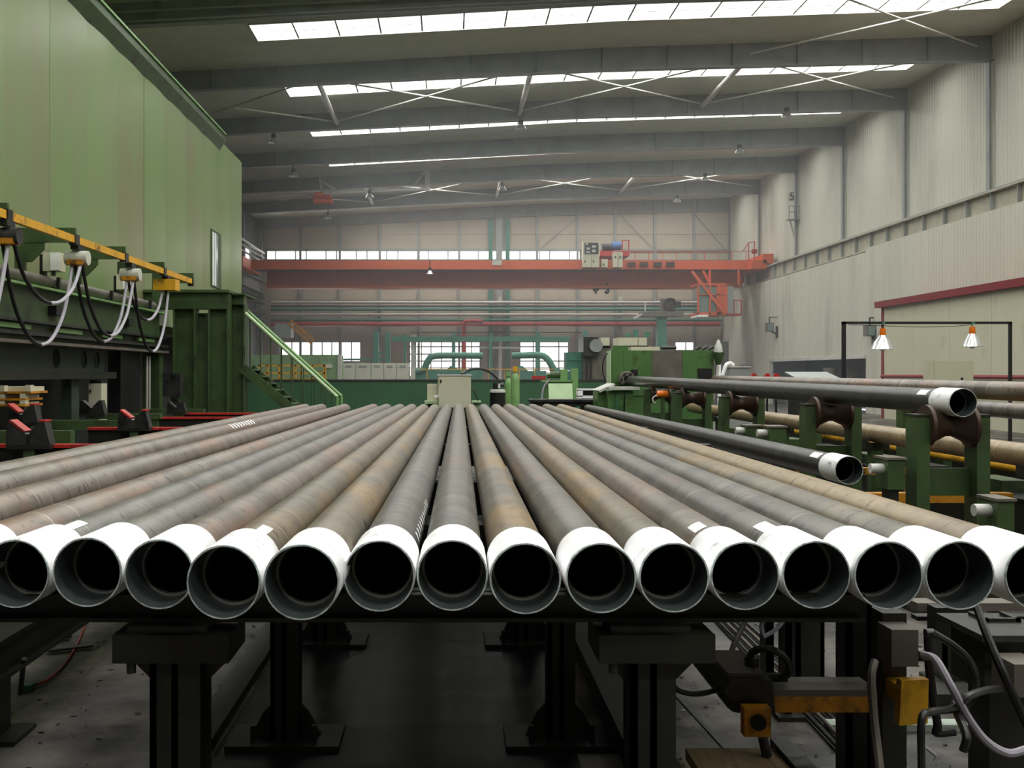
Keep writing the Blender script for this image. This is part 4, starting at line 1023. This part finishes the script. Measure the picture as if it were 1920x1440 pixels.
part('post', MB().box(X(1240, 15.4), X(1246, 15.4), 15.38, 15.45, 0, Z(745, 15.4)), m_green, om)
part('lifting_eye', MB().tube([P(1232, 741, 15.3), P(1225, 745, 15.3), P(1224, 752, 15.3), P(1229, 756, 15.3)], .012, 6), m_steel_l, om, True)

# ------------------------------------------------------------------ roller conveyors on the right
GC = 'pipes lying on the right conveyors'
pipe(P(1806, 755, 6.8), P(1180, 714, 18.7), pm_black, 'black pipe with white coupling lying on the roller conveyor', GC, True, (0.36, .5, -62, -30))
pipe(Vector((5.15, 6.4, 1.43)), Vector((4.96, 18.8, 1.47)), pm_brown, 'rear grey pipe lying behind the black conveyor pipe', GC, False)
pipe(Vector((4.3, 6.2, .99)), Vector((4.3, 17.9, 1.0)), pm_tan, 'tan pipe lying low behind the green roller stands', GC, False)
pipe(Vector((6.3, 9.5, 1.18)), Vector((6.2, 21.0, 1.2)), pm_grey, 'grey pipe lying farthest right behind the stands', GC, False)
single('yellow_guide_pipe', MB().cyl((5.08, 6.6, .76), (5.08, 16.5, .76), .05, 14), m_yellow, 'yellow guide pipe low behind the roller stands', 'pipe', smooth=True)
def roller_stand(xc, Y, zc, label, w=.5, r=.145, zb=.1):
    t = thing('roller_stand', label, 'roller stand', (xc, Y, 0), 'green roller stands')
    zt = zc - .1
    for sg in (-1, 1):
        xo = xc + sg * (w / 2 - .045)
        u = part('upright', MB().prism([(Y - .08, zb), (Y + .09, zb), (Y + .09, zt - .06), (Y + .05, zt), (Y - .08, zt)], 'x', xo - .045, xo + .045), m_green, t)
        part('bearing_cap', MB().box(xo - .05, xo + .05, Y - .085, Y + .095, zt, zt + .015), m_rackdk, u)
    part('roller', MB().lathe([(.03, -.16), (r, -.16), (r, -.135), (r * .82, -.12), (r * .5, -.02), (r * .5, .02), (r * .82, .12), (r, .135), (r, .16), (.03, .16)], (xc, Y, zc - PR - .5 * r - .005), (1, 0, 0), 24), m_rust, t, True)
    part('axle', MB().cyl((xc - w / 2 + .03, Y, zc - PR - .5 * r - .005), (xc + w / 2 - .03, Y, zc - PR - .5 * r - .005), .03, 10), m_dkmetal, t, True)
    part('cross_plate', MB().box(xc - w / 2 + .09, xc + w / 2 - .09, Y + .02, Y + .05, zt - .55, zt - .36), m_green, t)
    return t
for k, px in enumerate((1777, 1557, 1390, 1298, 1237)):
    Y = 3.44 * F / (px - VX)
    roller_stand(3.44 + .0 * k, Y, 1.405 + .004 * k, 'green roller stand under the black conveyor pipe, %s from the front' % ORD[k])
for k, (Y, lab) in enumerate(((8.3, 'rear green roller stand nearest, behind the first conveyor stand'), (10.9, 'rear green roller stand second, behind the tan pipe'), (13.5, 'rear green roller stand third, behind the tan pipe'))):
    roller_stand(5.12, Y, 1.43, lab, .52, .145, .14)
# low gear boxes and beams in between
for k, (px, q0, q1, Y) in enumerate(((1685, 862, 918, 6.9), (1463, 802, 836, 9.2), (1420, 800, 826, 10.2), (1890, 940, 1000, 5.6))):
    x0, x1 = X(px - 20, Y), X(px + 12, Y)
    t = thing('gear_box', 'small green gear box at floor level beside the stands, %s' % ['right of the black pipe end', 'middle one', 'farther one', 'at the right frame edge'][k], 'gear box', ((x0 + x1) / 2, Y, 0), 'conveyor gear boxes')
    part('housing', MB().box(x0, x1, Y, Y + .2, Z(q1, Y), Z(q0, Y)), m_green, t)
    part('lid', MB().box(x0 - .01, x1 + .01, Y - .01, Y + .21, Z(q0, Y), Z(q0, Y) + .015), m_brownmetal, t)
    part('shaft', MB().cyl((x0, Y + .08, Z((q0 * 2 + q1) / 3, Y)), (x0 - .09, Y + .08, Z((q0 * 2 + q1) / 3, Y)), .035, 10), m_steel_l, t, True)
    part('stand', MB().box(x0 + .03, x1 - .03, Y + .03, Y + .17, 0, Z(q1, Y)), m_rackdk, t)
for k, (a, b, q0, q1, Y) in enumerate(((1620, 1900, 925, 943, 7.6), (1500, 1720, 878, 890, 9.4), (1840, 1990, 860, 878, 9.6))):
    single('yellow_floor_beam', MB().box(X(a, Y), X(b, Y), Y, Y + .1, Z(q1, Y), Z(q0, Y)).box(X(a, Y), X(a, Y) + .08, Y, Y + .1, 0, Z(q1, Y)).box(X(b, Y) - .08, X(b, Y), Y, Y + .1, 0, Z(q1, Y)), m_yellowdk, 'worn yellow low cross beam between the stands, %s' % ['front', 'middle', 'rear'][k], 'beam', 'yellow low beams')
for k, (xa, xb, h, lab) in enumerate(((4.5, 4.8, .6, 'dark oily machine bed between the two conveyors'), (5.5, 6.05, .75, 'dark oily machine bed behind the rear conveyor'))):
    t = thing('conveyor_bed', lab, 'machine bed', ((xa + xb) / 2, 6.5, 0), 'conveyor machine beds')
    part('bed', MB().box(xa, xb, 6.5, 17.5, 0, h), m_rackdk, t)
    part('bed_cap', MB().box(xa - .03, xb + .03, 6.5, 17.5, h, h + .02), m_dkmetal, t)
    for j in range(8): part('cover_box', MB().box(xa + .04, xb - .04, 7.0 + j * 1.3, 7.5 + j * 1.3, h + .02, h + .12), m_green if j % 2 else m_black, t)
single('floor_rails', MB().box(3.1, 3.8, 5.9, 17.2, 0, .1).box(4.1, 4.4, 5.9, 17.2, 0, .22).box(4.85, 5.4, 6.2, 17.2, 0, .14), m_rackdk, 'dark base rails on the floor under the conveyors', 'base')
for k, Y in enumerate((7.4, 10.2, 13.0, 16.0)):
    t = thing('pipe_trestle', 'dark green trestle under the low tan pipe, %s from the front' % ORD[k], 'trestle', (4.3, Y, 0), 'trestles under the tan pipe')
    part('post', MB().box(4.24, 4.36, Y - .05, Y + .05, .22, .84), m_green, t)
    part('cradle', MB().prism([(4.18, .84), (4.42, .84), (4.42, .93), (4.36, .9), (4.24, .9), (4.18, .93)], 'y', Y - .06, Y + .06), m_rackdk, t)
for k, Y in enumerate((10.4, 13.6, 17.2)):
    t = thing('pipe_trestle', 'green trestle under the farthest right pipe, %s from the front' % ORD[k], 'trestle', (6.25, Y, 0), 'trestles under the far right pipe')
    part('post', MB().box(6.15, 6.35, Y - .08, Y + .08, 0, 1.02), m_green, t)
    part('cradle', MB().prism([(6.1, 1.02), (6.4, 1.02), (6.4, 1.14), (6.34, 1.09), (6.16, 1.09), (6.1, 1.14)], 'y', Y - .06, Y + .06), m_green, t)

# ------------------------------------------------------------------ work lamps on a frame, office, small things on the right
YL = 18.4
wl_ = thing('lamp_frame', 'thin black square-tube frame carrying two work lamps', 'frame', P(1583, 760, YL))
part('post', MB().box(X(1580, YL), X(1586.5, YL), YL, YL + .06, 0, Z(603, YL)), m_blackrub, wl_)
part('post', MB().box(X(1893, YL), X(1898, YL), YL, YL + .05, 0, Z(603, YL)), m_blackrub, wl_)
part('top_bar', MB().fb(1580, 1898, 603, 607.5, YL, .06), m_blackrub, wl_)
part('wire', MB().tube([P(1590, 609, YL - .01), P(1660, 611, YL - .01), P(1720, 613, YL - .01), P(1780, 612, YL - .01), P(1822, 609, YL - .01)], .006, 5), m_blackrub, wl_, True)
for k, (px, q0, q1, r) in enumerate(((1655, 616, 655, .205), (1823, 613, 650, .17))):
    c = P(px, q1, YL - .05); top = Z(q0, YL)
    t = thing('work_lamp', 'ribbed metal work lamp with orange top, %s on the black frame' % ['left one', 'right one'][k], 'lamp', c, 'orange topped work lamps')
    h = top - c.z
    part('cap', MB().lathe([(.001, h), (.05, h), (.055, h - .12), (.05, h - .13), (.001, h - .13)], c, (0, 0, 1), 16), m_orange2, t, True)
    prof = [(.05, h - .12), (.085, h - .17), (r * .72, h * .35), (r, .0), (r - .006, .0), (r * .7, h * .35), (.08, h - .175), (.001, h - .17)]
    part('shade', MB().lathe(prof, c, (0, 0, 1), 28), m_alu, t, True)
    for j in range(14):
        a = j * 2 * math.pi / 14; d = Vector((math.cos(a), math.sin(a), 0))
        part('shade_rib', MB().tube([c + d * .087 + Vector((0, 0, h - .17)), c + d * (r * .725) + Vector((0, 0, h * .35)), c + d * (r + .002)], .004, 4, 0), m_steel_l, t)
    part('bulb', MB().lathe([(.001, .1), (.05, .08), (.055, .02), (.03, -.03), (.001, -.035)], c, (0, 0, 1), 14), m_bulb, t, True)
    part('hook', MB().cyl((c.x, c.y, top), (c.x, c.y, Z(608, YL)), .008, 6), m_dkmetal, t)
    part('cable_tie', MB().cyl((c.x + .02, c.y - .0, Z(604, YL)), (c.x + .02, c.y, Z(608, YL)), .03, 8), m_teal, t)
XO, YO = 15.4, 35.9
of = thing('side_office', 'cream sheet-clad lean-to office with maroon gutter on the right', 'office', (XO, YO, 0))
y = YO
while y > 10:
    part('wall_panel', MB().box(XO, XO + .06, max(y - 2.4, 9.6) + .006, y - .006, 0, 3.95), m_office, of); y -= 2.4
part('end_wall', MB().box(XO + .06, XW - .1, YO - .1, YO, 0, 3.95), m_office, of)
part('gutter', MB().prism([(XO - .18, 3.92), (XO + .02, 3.92), (XO + .02, 4.14), (XO - .2, 4.14)], 'y', 9.6, YO + .25), m_maroon, of)
part('roof', MB().prism([(XO, 4.0), (XW - .1, 4.3), (XW - .1, 4.36), (XO, 4.12)], 'y', 9.6, YO + .1), m_maroon, of)
part('corner_trim', MB().box(XO - .04, XO + .04, YO - .1, YO + .04, 0, 3.92), m_maroon, of)
for z in (1.5, 1.28): part('bumper_pipe', MB().cyl((XO - .12, 10, z), (XO - .12, YO - .2, z), .055 if z > 1.4 else .09, 8), m_maroon, of, True)
bd = thing('cream_board', 'tall cream board standing in front of the office', 'board', P(1779, 760, 24.0))
part('panel', MB().box(X(1733, 24), X(1751, 24), 24, 24.06, 0, Z(676, 24)).box(X(1751.5, 24), X(1825, 24), 24, 24.06, 0, Z(677, 24)), m_office, bd)
part('latch', MB().fb(1803, 1806, 708, 716, 23.96, .04), m_black, bd)
# wall luminaires
for k, (px, q, Y, lab) in enumerate(((1450, 615, 51.5, 'bracket floodlight on the cream wall, left one'), (1640, 622, 39.8, 'bracket floodlight on the cream wall beside the office'))):
    s_ = Y / 51.5 * 1.05
    c = P(px, q, Y); t = thing('wall_floodlight', lab, 'floodlight', c, 'wall floodlights')
    part('bracket', MB().bar((XW - .03, Y, c.z - .3), (c.x - .1, Y, c.z - .2), .06).bar((XW - .03, Y, c.z + .55), (c.x - .2, Y, c.z + .55), .05).bar((c.x - .2, Y, c.z + .55), (c.x - .2, Y, c.z + .2), .05), m_dkmetal, t)
    part('wall_plate', MB().box(XW - .06, XW - .03, Y - .12, Y + .12, c.z - .5, c.z + .1), m_dkmetal, t)
    part('lamp_head', MB().box(c.x - .38, c.x - .02, Y - .18, Y + .18, c.z - .18, c.z + .25), m_brownmetal, t)
    part('lens', MB().box(c.x - .34, c.x - .06, Y - .2, Y - .18, c.z - .14, c.z + .21), m_glass, t)
# cage platform and number on the column
YN = FR[2]
cg = thing('cage_platform', 'small caged ladder platform on the right wall column', 'platform', P(1485, 412, YN))
x0, x1 = X(1474, YN), X(1494, YN); za, zb_ = Z(412, YN), Z(388, YN)
part('cage_floor', MB().box(x0, x1, YN - .4, YN + .1, za - .04, za), m_steel, cg)
for x in (x0, (x0 + x1) / 2, x1 - .04): part('cage_post', MB().box(x, x + .04, YN - .4, YN - .36, za, zb_), m_steel, cg)
for z in (za + .3, zb_ - .04): part('cage_rail', MB().box(x0, x1, YN - .4, YN - .36, z, z + .04), m_steel, cg)
part('cage_brace', MB().bar((x0 + .1, YN - .2, za), (XR - .25, YN - .2, za - .85), .06), m_steel, cg)
tx = bpy.data.curves.new('column_number', 'FONT'); tx.body = '5'; tx.size = .55; tx.extrude = .005; tx.align_x = 'CENTER'
t0 = bpy.data.objects.new('number_tmp', tx); col.objects.link(t0); bpy.context.view_layer.update()
to = bpy.data.objects.new('column_number', bpy.data.meshes.new_from_object(t0)); bpy.data.objects.remove(t0); col.objects.link(to); to.location = (X(1483, YN), YN - .16, Z(376, YN)); to.rotation_euler = (math.pi / 2, 0, 0)
to.data.materials.clear(); to.data.materials.append(m_blackrub); tag(to, 'black number 5 above the caged platform', 'number sign')
single('number_plate', MB().fb(1478, 1488, 362, 378, YN - .15, .02).box(X(1484, YN), XR - .2, YN - .13, YN - .1, Z(370, YN) - .03, Z(370, YN) + .03), m_upwall, 'cream plate behind the number on the column', 'plate')
# cabinet with cloth, hoods, sloped cover
ck_ = thing('grey_cabinet', 'grey cabinet with cloths on top near the right wall', 'cabinet', P(1387, 760, 24))
part('body', MB().box(X(1368, 24), X(1407, 24), 24, 24.4, 0, Z(689, 24)), m_steel, ck_)
part('top', MB().fb(1366, 1408, 686.5, 689, 23.97, .5), m_steel_l, ck_)
single('white_cloth', MB().tube([P(1355, 704, 23.95), P(1358, 694, 23.95), P(1362, 684, 23.95), P(1369, 681, 24.05), P(1375, 684.5, 24.1)], .045, 8), m_white, 'white cloth draped over the left end of the grey cabinet', 'cloth', smooth=True)
single('black_cloth', MB().lathe([(.001, .1), (.06, .09), (.11, .05), (.17, .01), (.16, 0), (.001, 0)], P(1396, 686.5, 24.2), (0, 0, 1), 12), m_blackrub, 'crumpled black cloth on the grey cabinet', 'cloth', smooth=True)
single('dark_wall_cabinet', MB().box(X(1352, 26), X(1366, 26), 26, 26.6, 0, Z(640, 26)), m_dkwall, 'dark grey upright cabinet right of the green machine', 'cabinet')
single('white_post', MB().box(X(1347, 25.5), X(1352, 25.5), 25.5, 25.6, 0, Z(660, 25.5)), m_white, 'white post beside the dark cabinet', 'post')
for k, px in enumerate((1414, 1439, 1456, 1496)):
    c = P(px, 706, 22); t = thing('red_chair', 'red rounded seat back showing above the rear pipe, %s from the left' % ORD[k], 'seat', (c.x, 22, 0), 'red seat backs')
    part('seat_back', MB().prism([(c.x - .07, c.z - .1), (c.x + .07, c.z - .1), (c.x + .065, c.z + .02), (c.x + .03, c.z + .07), (c.x - .03, c.z + .07), (c.x - .065, c.z + .02)], 'y', 22, 22.05), m_red, t)
    part('post', MB().cyl((c.x, 22.03, 0), (c.x, 22.03, c.z - .1), .025, 8), m_dkmetal, t)
sl = thing('sloped_cover', 'grey sloped metal cover below the wall opening', 'cover', P(1545, 740, 21))
part('cover_plate', MB().prism([(21, Z(711, 21)), (21.9, Z(697, 21)), (21.9, Z(699, 21)), (21, Z(713, 21))], 'x', X(1498, 21), X(1580, 21)), m_steel, sl)
part('body', MB().box(X(1502, 21), X(1576, 21), 21.1, 21.8, 0, Z(713, 21)), m_rackdk, sl)
for k, (a, b, q0, q1) in enumerate(((1545, 1569, 690, 714), (1590, 1612, 686, 714))):
    single('stored_drum', MB().cyl((X((a + b) / 2, 44.5), 44.5, 0), (X((a + b) / 2, 44.5), 44.5, Z(q0, 44.5)), (b - a) / 2 * 47 / F, 16), m_brownmetal, 'dull drum standing in the wall opening, %s' % ['left', 'right'][k], 'drum', 'drums in the opening', smooth=True)

# ------------------------------------------------------------------ floor-level things in front
single('oily_floor_sheet', MB().box(-.98, .54, 2.2, 15.5, 0, .006), mat('wet_black_oil', (14, 13, 13), .3, var=.6, scale=2.2, bump=.6), 'black wet oil-soaked floor sheet, added to darken the floor under the pipes', 'tray')  # oily floor sheet, added to darken the floor under the rack
single('floor_kerb', MB().box(-1.13, -1.0, 2.0, 16, 0, .05), m_rackdk, 'dark raised steel kerb running along the floor left of centre', 'kerb')
b = MB().box(.69, .79, 3.3, 9.5, .06, .2).box(.66, .82, 3.3, 9.5, .2, .22)
for y in (3.6, 5.0, 6.8, 8.5): b.box(.75, .79, y, y + .1, 0, .06)
single('sloping_beam', b, m_rackdk, 'dark long floor beam right of centre under the pipes', 'beam')
b = MB().box(-2.08, -1.93, 2.4, 7.5, .3, .44).box(-2.1, -1.9, 2.4, 7.5, .44, .46).box(-2.1, -1.9, 2.4, 7.5, .28, .3)
ls = thing('low_side_beam', 'dark green low longitudinal beam at the lower left', 'beam', (-2, 4.5, 0))
part('beam', b, m_rackdk, ls)
for y in (4.4, 7.0): part('leg', MB().box(-2.07, -1.95, y, y + .12, .02, .28), m_rackdk, ls); part('foot', MB().box(-2.12, -1.86, y - .06, y + .18, 0, .02), m_rackdk, ls)
single('dark_brace_rod', MB().cyl(P(45, 1235, 4.55), P(38, 1300, 4.7), .012, 8), m_blackrub, 'thin black rod beside the lower left leg', 'rod')
zf = .012
def fl(px, py):                                   # a point on the floor
    Y = CZ * F / (py - VY); return Vector((X(px, Y), Y, zf))
single('red_floor_cable', MB().tube([fl(165, 1155), fl(152, 1195), fl(128, 1240), fl(95, 1275), fl(60, 1292)], .007, 6), m_redcable, 'thin red cable lying on the floor at lower left', 'cable', smooth=True)
single('green_plug', MB().box(fl(50, 1296).x - .03, fl(50, 1296).x + .03, fl(50, 1296).y - .02, fl(50, 1296).y + .02, 0, .035).cyl(fl(58, 1293) + Vector((0, 0, .006)), fl(66, 1288) + Vector((0, 0, .006)), .012, 8), m_teal, 'green plug at the end of the red floor cable', 'plug')
for k, (a, b_, q, h) in enumerate(((68, 118, 1208, .03), (90, 160, 1226, .012))):
    p = fl(a, q); p2 = fl(b_, q)
    single('scrap_strip', MB().bar(p + Vector((0, 0, h / 2)), p2 + Vector((0, .12, h / 2)), .05, h), m_dkmetal, 'dark scrap strip on the floor at left, %s' % ['bent one', 'straight one'][k], 'scrap', 'scrap strips')
# wood plank
pk = fl(1350, 1428)
wp = thing('wood_plank', 'weathered wooden plank lying at the bottom edge', 'plank', (pk.x, pk.y, 0))
Yk = 3.73; zk = .22
part('plank_board', MB().box(X(1285, Yk), X(1450, Yk), 2.95, Yk, zk - .04, zk), m_wood, wp)
single('plank_offcut', MB().box(X(1250, Yk) , X(1278, Yk), 2.9, Yk - .03, zk - .09, zk - .04), m_wood, 'short wooden offcut left of the plank', 'plank')
single('plank_block', MB().box(X(1240, Yk), X(1460, Yk) + .06, 2.95, Yk - .06, 0, zk - .092).box(X(1452, Yk), X(1462, Yk) + .05, 3.0, Yk + .05, zk - .09, zk + .02), m_black, 'black block carrying the wooden plank', 'block')
# actuator with yellow ends
Ya = 3.7
ac = thing('actuator', 'dark cylinder actuator with worn yellow end block at lower right', 'actuator', P(1400, 1380, Ya))
part('barrel', MB().cyl(P(1302, 1212, 4.55), P(1385, 1310, Ya + .15), .055, 14), m_rackdk, ac, True)
part('end_block', MB().fb(1396, 1446, 1328, 1382, Ya - .12, .05), m_yellowdk, ac)
part('block_body', MB().prism([(X(1350, Ya), Z(1290, Ya)), (X(1396, Ya), Z(1330, Ya)), (X(1446, Ya), Z(1330, Ya)), (X(1440, Ya), Z(1268, Ya)), (X(1362, Ya), Z(1268, Ya))], 'y', Ya - .05, Ya + .35), m_rackdk, ac)
part('bore_hole', MB().cyl(P(1422, 1355, Ya - .14), P(1422, 1355, Ya - .11), .028, 14), m_black, ac, True)
part('support_rod', MB().cyl(P(1430, 1382, Ya - .05), Vector((X(1430, Ya), Ya - .05, .222)), .018, 8), m_dkmetal, ac, True)
part('top_plate', MB().fb(1365, 1432, 1262, 1268, Ya, .3), m_brownmetal, ac)
part('fitting', MB().cyl(P(1410, 1262, Ya + .1), P(1410, 1232, Ya + .1), .028, 10).cyl(P(1432, 1270, Ya + .05), P(1475, 1270, Ya + .05), .018, 8), m_dkmetal, ac, True)
part('yellow_arm', MB().fb(1446, 1645, 1306, 1336, Ya - .02, .1), m_yellowdk, ac)
part('arm_top', MB().fb(1440, 1645, 1294, 1306, Ya - .02, .16), m_brownmetal, ac)
single('yellow_plate', MB().prism([(X(1656, Ya), Z(1253, Ya)), (X(1705, Ya), Z(1251, Ya)), (X(1703, Ya), Z(1330, Ya)), (X(1652, Ya), Z(1334, Ya))], 'y', Ya - .15, Ya - .11).box(X(1660, Ya), X(1695, Ya), Ya - .11, Ya - .0, Z(1300, Ya), Z(1270, Ya)), m_yellow, 'bright worn yellow plate at lower right', 'plate')
jb2 = thing('junction_box', 'dirty grey junction box above the yellow plate', 'box', P(1700, 1250, Ya))
part('housing', MB().fb(1672, 1722, 1181, 1250, Ya - .12, .12), m_brownmetal, jb2)
part('gland', MB().cyl(P(1722, 1230, Ya - .06), P(1735, 1230, Ya - .06), .02, 10).cyl(P(1735, 1188, Ya - .06), P(1750, 1188, Ya - .06), .018, 10), m_dkmetal, jb2, True)
part('mount', MB().fb(1655, 1700, 1150, 1320, Ya + .0, .1).box(X(1655, Ya), X(1700, Ya), Ya, Ya + .1, 0, Z(1320, Ya)), m_rackdk, jb2)
# right rear rack legs
for k, (px, w_, Y, q) in enumerate(((1520, 52, 4.9, 1150), (1612, 46, 3.9, 1120), (1800, 60, 5.2, 1100), (1880, 70, 3.9, 1160), (1445, 12, 4.9, 1150), (1480, 10, 4.7, 1150))):
    x0, x1 = X(px - w_ / 2, Y), X(px + w_ / 2, Y)
    t = thing('machine_post', 'dark green post under the pipes at right, %s' % ['behind the yellow arm', 'beside the junction box', 'behind the hoses', 'at the right frame edge', 'thin left one', 'thin right one'][k], 'post', ((x0 + x1) / 2, Y, 0), 'dark posts at lower right')
    part('post', MB().box(x0, x1, Y, Y + .02, .02, Z(q, Y)).box(x0, x0 + .02, Y, Y + .12, .02, Z(q, Y)).box(x1 - .02, x1, Y, Y + .12, .02, Z(q, Y)), m_rackdk, t)
    part('foot', MB().box(x0 - .05, x1 + .05, Y - .05, Y + .17, 0, .02), m_rackdk, t)
single('green_side_plate', MB().box(X(1745, 5.4), X(1870, 5.4), 5.4, 5.43, .12, Z(1190, 5.4)).box(X(1745, 5.4), X(1750, 5.4), 5.4, 5.46, 0, .12).box(X(1865, 5.4), X(1870, 5.4), 5.4, 5.46, 0, .12), m_green, 'green sheet plate behind the hoses at lower right', 'plate')
cbm = thing('rear_cross_beam', 'dark grey cross beam behind the last open pipe ends at right', 'beam', P(1840, 1145, 4.4))
part('beam', MB().fb(1720, 2080, 1131, 1146, 4.4, .1), m_brownmetal, cbm)
part('lower_bar', MB().fb(1720, 2080, 1156, 1164, 4.5, .06), m_rackdk, cbm)
part('hanger', MB().fb(1755, 1828, 1140, 1196, 4.3, .08), m_black, cbm)
part('leg', MB().box(X(1990, 4.4), X(2020, 4.4), 4.4, 4.5, 0, Z(1146, 4.4)), m_rackdk, cbm)
sb = thing('steel_box', 'dark steel box with grey lid at the lower right edge', 'box', P(1890, 1300, 3.75))
part('lid', MB().fb(1842, 1990, 1192, 1204, 3.7, .35), m_dkmetal, sb)
part('body', MB().fb(1846, 1986, 1204, 1300, 3.75, .25), m_rackdk, sb)
part('side_unit', MB().fb(1902, 1960, 1246, 1308, 3.55, .15), m_brownmetal, sb)
part('pedestal', MB().box(X(1855, 3.8), X(1980, 3.8), 3.8, 3.95, 0, Z(1300, 3.75)), m_rackdk, sb)
# hoses and conduits
def hose(pts, r, m_, label, cat='hose'):
    single('flexible_hose', MB().tube(pts, r, 8, 5), m_, label, cat, 'hoses at the lower right', smooth=True)
Yh = 3.55
def H(*l): return [P(a, b, (c if c else Yh)) for a, b, c in l]
hose(H((1732, 1228, 3.62), (1755, 1238, 3.5), (1785, 1290, 3.4), (1815, 1345, 3.4), (1850, 1390, 3.4), (1890, 1412, 3.4), (1925, 1405, 3.4)), .014, m_greycable, 'long pale flexible conduit curving to the lower right corner')
hose(H((1750, 1187, 3.62), (1790, 1212, 3.6), (1818, 1240, 3.6), (1830, 1275, 3.6), (1826, 1310, 3.7), (1812, 1325, 3.8)), .013, m_dkmetal, 'dark ribbed conduit arching over the green plate')
hose(H((1740, 1186, 3.7), (1742, 1250, 3.7), (1750, 1310, 3.7), (1758, 1360, 3.7), (1756, 1374, 3.7), (1790, 1372, 3.7)), .016, m_blackrub, 'straight black conduit dropping from the junction box')
hose(H((1728, 1440, 3.3), (1728, 1350, 3.3), (1745, 1335, 3.35), (1790, 1328, 3.4), (1815, 1306, 3.4), (1850, 1294, 3.5), (1885, 1290, 3.6)), .013, m_dkmetal, 'grey conduit bending from floor post to the steel box')
hose(H((1832, 1140, 3.4), (1850, 1190, 3.3), (1880, 1260, 3.2), (1905, 1315, 3.2), (1935, 1380, 3.2)), .014, m_blackrub, 'thick black hose hanging down at the right edge')
hose(H((1640, 1240, 3.5), (1634, 1270, 3.45), (1638, 1340, 3.4), (1645, 1400, 3.35), (1652, 1460, 3.3)), .014, m_brownmetal, 'brown ribbed conduit hanging in front of the yellow plate')
hose(H((1402, 1155, 4.4), (1390, 1180, 4.3), (1372, 1220, 4.1), (1366, 1262, 3.9)), .012, m_dkmetal, 'grey hose dropping from the pipes to the actuator')
hose(H((1405, 1238, 3.8), (1412, 1222, 3.75), (1440, 1216, 3.7), (1470, 1232, 3.7), (1482, 1258, 3.7), (1468, 1270, 3.72)), .014, m_dkmetal, 'black hose looping over the actuator')
hose(H((1258, 1280, 3.6), (1275, 1296, 3.6), (1310, 1301, 3.65), (1352, 1292, 3.75)), .010, m_blackrub, 'sagging black hose left of the actuator')
hose(H((1430, 1190, 4.4), (1428, 1170, 4.4), (1445, 1156, 4.4), (1470, 1158, 4.5), (1455, 1180, 4.5), (1432, 1194, 4.5)), .009, m_greycable, 'small grey cable loop under the right pipe ends', 'cable')
hose(H((1485, 1288, 3.9), (1530, 1293, 3.9), (1580, 1290, 3.9), (1622, 1284, 3.9)), .007, m_greycable, 'thin white cable lying along the yellow arm', 'cable')
hose(H((1722, 1392, 3.3), (1740, 1405, 3.3), (1755, 1418, 3.3), (1752, 1428, 3.3)), .006, m_greycable, 'small curled grey wire end at the bottom right', 'cable')
hose([P(1806, 1408, 3.3), P(1812, 1380, 3.3), P(1796, 1340, 3.4), P(1790, 1320, 3.5), P(1808, 1310, 3.55)], .014, m_dkmetal, 'short dark conduit with green sleeve at the bottom right')
# thin floor pipes
for k in range(5):
    a = fl(1335 + k * 12, 1158); b_ = fl(1600 + k * 24, 1440)
    a.z = b_.z = .02
    single('floor_conduit', MB().cyl(a, b_, .011, 8), m_brownmetal if k % 2 else m_dkmetal, 'thin metal conduit along the floor at right, %s from the left' % ORD[k], 'conduit', 'parallel floor conduits', smooth=True)
single('floor_joint_strip', MB().bar(fl(1255, 1290) + Vector((0, 0, -.009)), fl(1365, 1410) + Vector((0, 0, -.009)), .02, .006), m_black, 'dark joint strip across the floor right of the stand', 'joint')
single('pale_floor_ledge', MB().box(fl(1555, 1370).x, fl(1845, 1370).x, fl(1700, 1372).y, fl(1700, 1372).y + .08, 0, .03), m_concrete, 'pale wet concrete ledge on the floor at lower right', 'ledge')
single('far_floor_channel', MB().box(fl(1540, 1345).x, fl(1900, 1345).x, fl(1700, 1350).y + .12, fl(1700, 1350).y + .3, 0, .08), m_rackdk, 'dark low channel behind the pale ledge at lower right', 'channel')

# metal shavings and grit scattered on the floor
rs = random.Random(11); b = MB()
for k in range(900):
    if rs.random() < .35: x, y = rs.uniform(-2.6, -1.15), rs.uniform(3.2, 8)
    else: x, y = rs.uniform(.84, 3.0), rs.uniform(3.2, 7.5)
    a = rs.uniform(0, 6.28); l = rs.choice((.006, .008, .012, .02)); w_ = l * rs.uniform(.3, .8); c, d = math.cos(a), math.sin(a)
    z = .002
    b.add([(x + c * l, y + d * l, z), (x - d * w_, y + c * w_, z + .006), (x - c * l, y - d * l, z), (x + d * w_, y - c * w_, z + .003)], [(0, 1, 2, 3)])
single('metal_shavings', b, mat('mixed_grit', (120, 118, 112), .4, metal=.2, var=.9, scale=30, dirt=(14, 13, 12), dirt_amt=.9, dirt_scale=8), 'loose metal shavings and grit scattered over the floor', 'shavings', kind='stuff')

# ------------------------------------------------------------------ dusty air in the far half of the hall
hm = bpy.data.materials.new('dusty_air'); hm.use_nodes = True
hn = hm.node_tree.nodes; hn.clear()
ho_ = hn.new('ShaderNodeOutputMaterial'); hv = hn.new('ShaderNodeVolumeScatter')
hv.inputs['Color'].default_value = (0.9, 0.94, 1.0, 1); hv.inputs['Density'].default_value = 0.0055; hv.inputs['Anisotropy'].default_value = 0.2
hm.node_tree.links.new(hv.outputs[0], ho_.inputs['Volume'])
single('dusty_haze', MB().box(XL + .03, XR - .25, 25.0, YF - .3, 0.03, 10.95), hm, 'thin dusty haze hanging in the far half of the hall', 'haze', kind='stuff')
